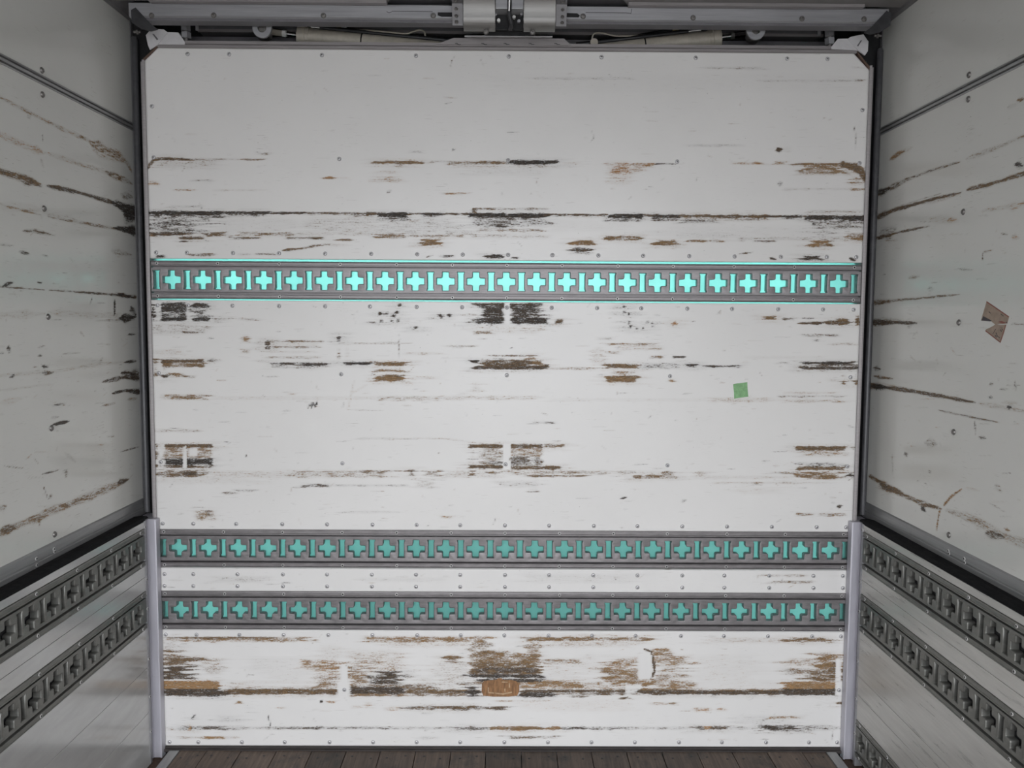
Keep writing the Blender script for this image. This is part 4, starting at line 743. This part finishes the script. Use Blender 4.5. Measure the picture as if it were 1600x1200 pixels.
def rail(z_top, z_bot, u0, u1, crosses, eyes, screws_u, plane, label, mat, group, cat='lashing rail'):
    """plane: ('y', Y) rail along X facing -Y; ('x', X, s) rail along Y facing towards the middle"""
    H = z_top-z_bot; zc = (z_top+z_bot)/2
    root = empty('lashing_rail', (0, plane[1], zc) if plane[0] == 'y' else (plane[1], (u0+u1)/2, zc), label, cat, group)
    wh = H-2*(FL+GR)
    me = web_mesh(u0, u1, crosses, eyes, wh+0.004, 0.0022 if plane[0] == 'y' else 0.0034)
    co = np.empty(len(me.vertices)*3); me.vertices.foreach_get('co', co); co = co.reshape(-1, 3).copy()
    if plane[0] == 'y': new = np.stack([co[:,0], plane[1]+co[:,2]-0.001, zc+co[:,1]], -1)
    else: new = np.stack([plane[1]+plane[2]*(co[:,2]-0.001), co[:,0], zc+co[:,1]], -1)
    new = new-np.array(root.location)
    me.vertices.foreach_set('co', new.ravel())
    me.shade_smooth(); me.set_sharp_from_angle(angle=math.radians(35)); me.update()
    obj('rail_web', me, mat, root)
    # flanges: sheet profile with a rib, bent back into the groove
    for s in (1, -1):
        ze = zc+s*H/2
        line = [(0.003, 0), (-0.0015, 0.0015), (-0.0025, 0.004), (-0.0010, 0.005), (-0.0010, 0.0125), (-0.0030, 0.0140), (-0.0030, FL), (0.016, FL+0.0012), (0.016, FL+GR-0.001), (0.004, FL+GR)]
        prof = [(d, ze-s*v) for d, v in line] + [(0.0180, ze-s*(FL+GR)), (0.0180, ze)]
        if plane[0] == 'y': b_ = B().prism([(plane[1]+d-0.0, z) for d, z in prof], 0, u0, u1)
        else: b_ = B().prism([(plane[1]+plane[2]*d, z) for d, z in prof], 1, u0, u1)
        f = obj('rail_flange', b_.mesh('rail_flange'), mat, root); local(root, f)
        for u in screws_u:
            if u0 < u < u1:
                p = (u, plane[1]-0.0015, ze-s*0.0085) if plane[0] == 'y' else (plane[1]-plane[2]*0.0015, u, ze-s*0.0085)
                o = bpy.data.objects.new('screw', screw_me); COL.objects.link(o); o.parent = root; o.location = Vector(p)-Vector(root.location)
                if plane[0] == 'x': o.rotation_euler = (0, 0, math.radians(90 if plane[2] < 0 else -90))
    return root
def front_u(xa, xb, y): return at(xa, y, 1, 0.0)[0], at(xb, y, 1, 0.0)[0]
for (zt_, zb_, xa, xb, yy, sx, lab) in (
    (1.6475, 1.5235, 268, 1311.5, 437, (246,341,437,532,620,707,792,878,965,1051,1146,1240,1334), 'grey slotted lashing rail with bright glowing teal slots, above the green tape'),
    (0.7520, 0.6220, 278, 1298, 857, (257,350,442,535,620,705,789,874,958,1042,1135,1226,1317), 'grey slotted lashing rail across the front wall, just above the narrow white strip'),
    (0.5395, 0.4065, 281, 1294, 954, (259,352,444,536,620,705,789,874,957,1041,1133,1224,1314), 'grey slotted lashing rail across the front wall, just below the narrow white strip')):
    ua, ub_ = front_u(xa, xb, yy); st = (ub_-ua)/22
    cr_u = [ua+k*st for k in range(23)]; ey_u = [ua-st/2+k*st for k in range(24)]
    rail(zt_, zb_, -1.166, 1.172, cr_u, ey_u, [at(x, yy, 1, 0)[0] for x in sx], ('y', 0.0), lab, M['rail'], 'lashing rails on the front wall')

# ================================================================== SIDE GATES
def gate(side, label, rails, strips, mat, y_first, labs):
    sg = -1 if side == 'l' else 1; X = sg*XG; YE = -0.058
    root = obj('drop_side_gate', B().box((X+sg*0.024, REAR, -0.03), (X+sg*0.04, YE, 0.7932)).mesh('gate_back'), M['dark'], None, label, 'gate', 'drop-side gates')
    for (z0, z1) in strips:
        obj('gate_board', B().box((X, REAR, z0+0.0006), (X+sg*0.024, YE-0.012, z1-0.0006), 0.0008).mesh('gate_board'), mat, root)
    obj('top_ledge', B().box((X+sg*0.001, REAR, 0.7932), (X+sg*0.075, YE, 0.797)).mesh('top_ledge'), M['rubber'], root)
    sl = B(); sl.prism([(X+sg*0.003, 0.797), (X+sg*0.008, 0.803), (X+sg*0.030, 0.804), (X+sg*0.055, 0.799), (X+sg*0.055, 0.797)], 1, REAR, YE+0.03); obj('rubber_seal', sl.mesh('rubber_seal'), M['rubber'], root)
    ef = B(); ef.box((X-sg*0.001, YE-0.014, -0.03), (X+sg*0.03, YE, 0.795))
    e = obj('end_frame', ef.mesh('end_frame'), M['alu'], root)
    for z in (0.775, 0.60, 0.50, 0.33, 0.20, 0.08): fasten('screw', screw_me, (X-sg*0.001, YE-0.007, z), e, '+x' if side == 'l' else '-x')
    for (zt_, zb_), lb in zip(rails, labs):
        cu = [y_first-0.1*k for k in range(52)]; ey = [y_first-0.05-0.1*k for k in range(52)]
        u0 = -2.2
        rail(zt_, zb_, u0, YE-0.013, [c for c in cu if c > u0+0.04], [c for c in ey if c > u0+0.02], [YE-0.045-0.2*k for k in range(11)], ('x', X, sg), lb, M['siderail'], 'lashing rails on the side gates')
        obj('rear_rail_face', B().box((X, REAR, zb_), (X+sg*0.012, u0-0.001, zt_)).mesh('rear_rail_face'), M['siderail'], root)
    return root
yl = [at(x, 900, 0, -XG)[1] for x in (217,192,168,142,112,81,47,11)]
y0l = float(np.mean([y+0.1*k for k, y in enumerate(yl)]))
xr_ = [1357.5, 1379, 1402, 1427, 1454, 1484, 1515, 1551]
yr = [at(x, 900, 0, XG)[1] for x in xr_]; y0r = float(np.mean([y+0.1*k for k, y in enumerate(yr)]))
RZ = [(0.7715, 0.6469), (0.5628, 0.4362)]
gate('l', 'smooth grey aluminium drop-side gate with two lashing rails', RZ, [(0.7715,0.7933), (0.6093,0.6469), (0.5628,0.6093), (0.3027,0.4362), (0.1494,0.3027), (-0.03,0.1494)], M['gate'], y0l,
     ['dark lashing rail along the top of the smooth two-rail side gate', 'lower dark lashing rail of the smooth two-rail side gate'])
gate('r', 'dirty pale drop-side gate with three lashing rails', RZ+[(0.1326,0.004)], [(0.7715,0.7933), (0.6093,0.6469), (0.5628,0.6093), (0.2829,0.4362), (0.2186,0.2829), (0.1326,0.2186)], M['gate_w'], y0r,
     ['dark lashing rail along the top of the pale three-rail side gate', 'middle dark lashing rail of the pale three-rail side gate', 'lowest lashing rail of the pale three-rail side gate, at floor level'])

# ================================================================== HYDRAULICS ABOVE THE FRONT WALL
YC = 0.060
def ax(px, py, Y=YC): return at(px, py, 1, Y)
def hyd(lug, coup, nut, rod, cap, barrel, lab, nutmat, coupmat, band):
    c0 = ax(*lug)
    root = empty('hydraulic_cylinder', tuple(c0), lab, 'cylinder', 'wing-lifting cylinders')
    def add(nm, me, m): o = obj(nm, me, m, root); return local(root, o)
    def tub(p, q, r, seg=20): return B().tube([ax(*p), ax(*q)], r, seg).mesh('t', 40)
    add('coupling', tub(coup[0], coup[1], 0.0105, 6), M[coupmat])
    add('lock_nut', tub(nut[0], nut[1], 0.0115, 6), M[nutmat])
    add('piston_rod', tub(rod[0], rod[1], 0.0065), M['chrome'])
    a, b = ax(*cap[0]), ax(*cap[1]); dv = b-a
    add('end_cap', B().tube([a, a+dv*0.06, a+dv*0.68, a+dv*0.72, a+dv*0.86, b], [0.029, 0.031, 0.031, 0.0285, 0.0285, 0.0285], 24).mesh('cap', 40), M['beige'])
    add('port_block', B().box(tuple(a+dv*0.05+np.array((0, -0.012, 0.018))), tuple(a+dv*0.62+np.array((0, 0.016, 0.045))), 0.002).mesh('port'), M['beige'])
    bar = add('barrel', B().tube([ax(*barrel[0]), ax(*barrel[1])], 0.0262, 28).mesh('barrel', 40), M['beige'])
    p, q = ax(*band[0]), ax(*band[1]); o = obj('cable_tie', B().tube([p, q], 0.0272, 24).mesh('tie'), M['rubber'], bar)
    add('rod_eye', B().tube([c0+np.array((0,-0.02,0)), c0+np.array((0,0.02,0))], 0.026, 20).mesh('eye', 40), M['bolt'])
    return root
hyd((411,50), [(424,49.5),(441.5,51.5)], [(441.5,51.8),(447.5,52.6)], [(447,52.6),(468,55.4)], [(466,55.2),(484,57.4)], [(483,57.3),(720,81)], 'beige hydraulic cylinder with a white lock nut on its rod', 'whitenut', 'beige', [(565,65.8),(567,66)])
hyd((1179,53.5), [(1163.5,53.5),(1146,55.6)], [(1147,55.6),(1142,56.2)], [(1143,56.2),(1120,59.2)], [(1125,58.8),(1107,61.2)], [(1108,61.0),(880,88)], 'beige hydraulic cylinder with a dark nut on its rod', 'bolt', 'chrome', [(1008,72.6),(1006,72.8)])
# pivot lugs
def ring_plate(cx, cy, name, label):
    c = at(cx, cy, 1, -0.03); s = 0.0300; z_up = 2.426
    root = empty(name, (c[0], -0.03, z_up), label, 'bracket', 'pivot lugs above the front wall')
    out = [(c[0]-s, z_up)] + [(c[0]-s*math.cos(t), c[2]-s*math.sin(t)*0.98) for t in np.linspace(0.02, math.pi-0.02, 17)] + [(c[0]+s, z_up)]
    # plate with a hole, as a strip of quads between rim and hole
    bm = bmesh.new(); n = 32; hr = 0.0140; rim = []; hol = []
    for k in range(n):
        t = 2*math.pi*k/n; d = np.array((math.cos(t), math.sin(t)))
        if d[1] <= 0: R_ = s
        else: R_ = min(s/max(abs(d[0]), 1e-6), (z_up-c[2])/max(d[1], 1e-6))
        rim.append((c[0]+d[0]*R_, c[2]+d[1]*R_)); hol.append((c[0]+d[0]*hr, c[2]+d[1]*hr))
    lay = []
    for Y in (-0.036, -0.026): lay.append(([bm.verts.new((x, Y, z)) for x, z in rim], [bm.verts.new((x, Y, z)) for x, z in hol]))
    for k in range(n):
        k2 = (k+1) % n
        bm.faces.new((lay[0][0][k], lay[0][0][k2], lay[0][1][k2], lay[0][1][k])); bm.faces.new((lay[1][0][k2], lay[1][0][k], lay[1][1][k], lay[1][1][k2]))
        bm.faces.new((lay[0][0][k], lay[1][0][k], lay[1][0][k2], lay[0][0][k2])); bm.faces.new((lay[0][1][k2], lay[1][1][k2], lay[1][1][k], lay[0][1][k]))
    bmesh.ops.recalc_face_normals(bm, faces=bm.faces); me = bpy.data.meshes.new('lug_plate'); bm.to_mesh(me); bm.free()
    local(root, obj('lug_plate', me, M['alu'], root))
    local(root, obj('pivot_pin', B().tube([(c[0], -0.028, c[2]), (c[0], 0.046, c[2])], 0.0105, 18).mesh('pin', 40), M['bolt'], root))
ring_plate(410, 44.5, 'pivot_lug', 'grey rounded lug with a pin hole beside the white lock nut')
ring_plate(1180.5, 47.5, 'pivot_lug', 'grey rounded lug with a pin hole beside the dark lock nut')
# stop bolts
for (x, y0, y1, lb) in ((291, 39, 66, 'short thick stop bolt with hex nut near the cylinder with white nut'), (1297, 47, 76, 'short thick stop bolt with hex nut near the cylinder with dark nut')):
    a = at(x-1, y0, 1, 0.02); b = at(x, y1, 1, 0.02)
    root = empty('stop_bolt', tuple(b), lb, 'bolt', 'stop bolts above the front wall')
    for nm, t0, t1, r, seg, mt in (('bolt_shank', 0.0, 1.0, 0.008, 14, 'bolt'), ('bolt_head', 0.02, 0.36, 0.0155, 6, 'alu'), ('nut', 0.45, 0.80, 0.0165, 6, 'alu')):
        local(root, obj(nm, B().tube([a+(b-a)*t0, a+(b-a)*t1], r, seg).mesh(nm), M[mt], root))
    p = at(x+(17 if x < 800 else -17), y0+2.5, 1, 0.02); local(root, obj('side_bolt', B().tube([p+np.array((0,0,0.008)), p-np.array((0,0,0.012))], 0.0055, 8).mesh('sb'), M['alu'], root))
# hoses and fittings
def hose(name, pts, r, mat, label, cat, group=None, Y=0.0690, fit=None):
    P3 = spline([at(p[0], p[1], 1, p[2] if len(p) > 2 else Y) for p in pts]); root = empty(name, P3[0], label, cat, group)
    local(root, obj(name+'_body', B().tube(P3, r, 10).mesh(name, 60), mat, root))
    for (nm, a, b, rr_, m_) in (fit or []):
        local(root, obj(nm, B().tube([at(a[0], a[1], 1, Y), at(b[0], b[1], 1, Y)], rr_, 10).mesh(nm, 40), m_, root))
hose('hydraulic_hose', [(500,39),(530,43),(570,49.3),(620,55),(665,59.6),(692,62.4),(718,65)], 0.0075, M['hose'], 'upper black hose with a yellow sleeve over the cylinder with white nut', 'hose', 'hydraulic hoses', fit=[('fitting', (484,37.5), (500,39.5), 0.0045, M['chrome']), ('sleeve', (524,42.6), (534,44.2), 0.0085, M['brass']), ('white_tag', (534,44.2), (542,45.6), 0.0085, M['whitenut'])])
hose('hydraulic_hose', [(500,43.4),(540,47.4),(590,52.4),(635,56.9),(672,60.6),(700,63.4),(718,65.2)], 0.0075, M['hose'], 'lower black hose over the cylinder with white nut', 'hose', 'hydraulic hoses', Y=0.0510, fit=[('fitting', (486,42), (506,44), 0.0045, M['chrome'])])
hose('hydraulic_hose', [(1080,43),(1050,47),(1015,53.5),(980,60),(950,64),(930,66.4),(900,70)], 0.0075, M['hose'], 'upper black hose with a yellow sleeve over the cylinder with dark nut', 'hose', 'hydraulic hoses', fit=[('fitting', (1098,41), (1076,43.5), 0.0045, M['chrome']), ('sleeve', (1060,45.4), (1050,47), 0.0085, M['brass'])])
hose('hydraulic_hose', [(1075,49),(1040,53.3),(1005,57.5),(975,61),(952,63.8),(930,66.4),(900,70)], 0.0075, M['hose'], 'lower black hose over the cylinder with dark nut', 'hose', 'hydraulic hoses', Y=0.0510, fit=[('fitting', (1095,46.8), (1070,49.6), 0.0045, M['chrome'])])
hose('cable', [(545,45.5,0.058),(590,48.6,0.043),(632,52.4,0.036),(645,49.5,0.033),(656,46.8,0.035),(663,50,0.044),(664.5,57.5,0.050)], 0.0026, M['wire'], 'thin pale cable arching beside the cylinder with white nut', 'cable', 'thin pale cables', Y=-0.026)
hose('cable', [(1010,54.5,0.060),(975,56.5,0.042),(958,55.5,0.036),(940,51.5,0.034),(929,52.5,0.034),(925.5,58,0.035),(925,64,0.036)], 0.0026, M['wire'], 'thin pale cable arching beside the cylinder with dark nut', 'cable', 'thin pale cables', Y=-0.026)
p = at(928, 67, 1, 0.036); es = B().tube([p+np.array((0,-0.0065,0)), p+np.array((0,0.0070,0))], 0.013, 16)
eye = obj('cylinder_eye', es.mesh('cylinder_eye', 40), M['beige'], None, 'small round beige end eye behind the top trim', 'eye')

# ---- hinge covers in the middle
def sheet(name, x0, x1, yz, th, mat, parent):
    b = B(); n = len(yz); nrm = []
    for i in range(n):
        t = np.array(yz[min(i+1, n-1)])-np.array(yz[max(i-1, 0)]); t = t/np.linalg.norm(t); nrm.append(np.array((t[1], -t[0])))
    back = [tuple(np.array(yz[i])+nrm[i]*th) for i in range(n)]
    b.prism(list(yz)+back[::-1], 0, x0, x1); return local(parent, obj(name, b.mesh(name, 35), mat, parent))
for s, lb in ((-1, 'brushed steel hinge cover strap next to the cylinder with white nut'), (1, 'brushed steel hinge cover strap next to the cylinder with dark nut')):
    xc = at(796, 25, 1, -0.13)[0]
    xa, xb = xc+s*0.044, xc+s*0.141
    root = empty('hinge_cover', ((xa+xb)/2, -0.13, 2.36), lb, 'hinge cover', 'hinge covers')
    prof = [(-0.34, 2.475), (-0.24, 2.468), (-0.175, 2.450), (-0.150, 2.432), (-0.138, 2.405), (-0.132, 2.385)] + [(-0.132+0.030*(1-math.cos(t)), 2.382-0.036*math.sin(t)) for t in np.linspace(0.15, 1.6, 8)]
    prof = [(a_, b_+0.009) for a_, b_ in prof]
    sheet('curved_plate', xa, xb, prof, 0.003, M['brush'], root)
    xs0, xs1 = xc+s*0.146, xc+s*0.176
    sheet('side_strap', xs0-s*0.003, xs1, [(-0.33, 2.462), (-0.17, 2.440), (-0.135, 2.425), (-0.118, 2.385), (-0.112, 2.366)], 0.003, M['trim'], root)
    for k, (yy, zz) in enumerate(((-0.131, 2.373), (-0.136, 2.389), (-0.142, 2.408), (-0.156, 2.427))):
        o = bpy.data.objects.new('strap_bolt', bolt_me); COL.objects.link(o); o.parent = root; o.location = Vector(((xs0+xs1)/2+s*0.002, yy+0.008, zz))-Vector(root.location); o.rotation_euler = (math.radians(-20), 0, 0); o.scale = (0.62, 0.8, 0.62)
    o = bpy.data.objects.new('pivot_bolt', bolt_me); COL.objects.link(o); o.parent = root; o.location = Vector((xc+s*0.072, -0.112, 2.3475))-Vector(root.location)
xc = at(796, 25, 1, -0.10)[0]
mech = empty('hinge_mechanism', (xc, -0.09, 2.335), 'dark centre hinge mechanism with chrome rod and white bolt ends between the brushed covers', 'hinge')
def ma(nm, me, m): return local(mech, obj(nm, me, M[m], mech))
ma('void_shade_plate', B().box((xc-0.0425, -0.106, 2.356), (xc+0.0425, -0.1015, 2.45)).mesh('void_shade_plate'), 'black')  # black sheet before the header stands for the shade between the covers
fa, fb = at(757, 55.8, 1, -0.014), at(834, 49.5, 1, -0.014); ma('housing', B().box((xc-0.0425, -0.0495, fb[2]), (xc+0.0425, 0.0, 2.4255)).mesh('housing'), 'black'); obj('foot_block', B().box((fa[0], -0.014, fa[2]), (fb[0], 0.02, fb[2])).mesh('foot_block'), M['dark'], header)
for s in (-1, 1): ma('upper_block', B().box((xc+s*0.006, -0.16, at(785, 13.5, 1, -0.16)[2]), (xc+s*0.0425, -0.107, 2.46), 0.002).mesh('upper_block'), 'alu')
a, b = at(796, -4, 1, -0.165), at(795.5, 17, 1, -0.150); ma('chrome_rod', B().tube([a, b], 0.0038, 12).mesh('rod', 40), 'chrome')
P3 = spline([at(795.5,18,1,-0.145), at(797,28,1,-0.145), at(799,38,1,-0.14), at(797,46,1,-0.12)]); ma('short_hose', B().tube(P3, 0.0062, 12).mesh('short_hose', 60), 'dark')
for (x, y, r, m_) in ((779.2,31.3,0.0052,'whitenut'),(803.2,26,0.0050,'whitenut'),(810.8,32.5,0.0048,'alu'),(774,22,0.005,'alu'),(815,21,0.005,'alu')):
    p = at(x, y, 1, -0.118); ma('bolt_end', B().tube([p, p+np.array((0,0.014,0))], r, 12).mesh('bolt_end', 40), m_)

# ================================================================== SMALL THINGS ON THE WALLS
q = px_poly([(1145.5,600.3),(1151,599.2),(1160,598.2),(1167.5,597),(1168,608),(1169.2,619.8),(1158,621.2),(1147,623),(1146.8,613),(1146,606)], 1, -0.0002)
obj('tape_square', B().prism([(p[0], p[2]) for p in q], 1, -0.0009, -0.0001).mesh('tape_square'), M['green'], None, 'small square of green tape stuck on the middle white board', 'tape')
st = empty('torn_sticker', tuple(at(1556, 505, 0, XW)), 'torn faded pinkish paper sticker on the white wing wall', 'sticker')
def sk(nm, pts, d0, d1, m_):
    q = px_poly(pts, 0, XW); o = obj(nm, B().prism([(p[1], p[2]) for p in q], 0, XW-d1, XW-d0).mesh(nm), M[m_], st); return local(st, o)
sk('upper_piece', [(1542,470.5),(1577,494.5),(1574,505.5),(1563,506.5),(1556,507.5),(1549,502),(1533,501)], 0.0001, 0.0007, 'paper')
sk('lower_piece', [(1556,507),(1563,508),(1572.5,507.5),(1569,520),(1563.5,535.8),(1540,517.5),(1541,514.5),(1548,511.5)], 0.0001, 0.0007, 'paper')
sk('red_border', [(1542,470.5),(1577,494.5),(1576.6,496),(1541.7,472.3)], 0.0007, 0.0009, 'redink')
sk('red_border', [(1540,517.5),(1563.5,535.8),(1564,534.3),(1540.4,516)], 0.0007, 0.0009, 'redink')
sk('red_border', [(1572.5,507.5),(1563.5,535.8),(1562.6,535),(1571.4,507.6)], 0.0007, 0.0009, 'redink')
sk('red_streak', [(1560,503),(1565,501.5),(1574,504.5),(1566,505.5)], 0.0007, 0.0009, 'redink')
sk('tear_edge_mark', [(1537,494),(1550,501),(1548,502.3),(1534,500.8)], 0.0007, 0.0009, 'ink')  # dark mark along the torn edge of the upper piece
for (x0, y0, x1, y1) in ((1564,491,1568,494),(1545,487,1548,489.5),(1572,503,1574,505),(1563,512,1567,511),(1565,513.5,1567,516),(1563,515,1565,518),(1556,514,1551,522),(1556,520,1558,522),(1557,523,1559,526),(1555,524,1557,527),(1560,526,1562,528)):
    sk('print_mark', [(x0, y0), (x0+0.9, y0-0.4), (x1+0.9, y1), (x1, y1+0.4)], 0.0007, 0.0009, 'ink')

# ---- the truck's cab in front of the box body (it keeps the daylight off the lower teal sheet)
cabr = empty('truck_cab', (0, 1.4, -0.9), 'teal truck cab standing ahead of the box body', 'cab')
local(cabr, obj('cab_shell', B().box((-1.15, 0.42, -0.75), (1.15, 2.3, 1.30), 0.05).mesh('cab_shell'), M['cab'], cabr))
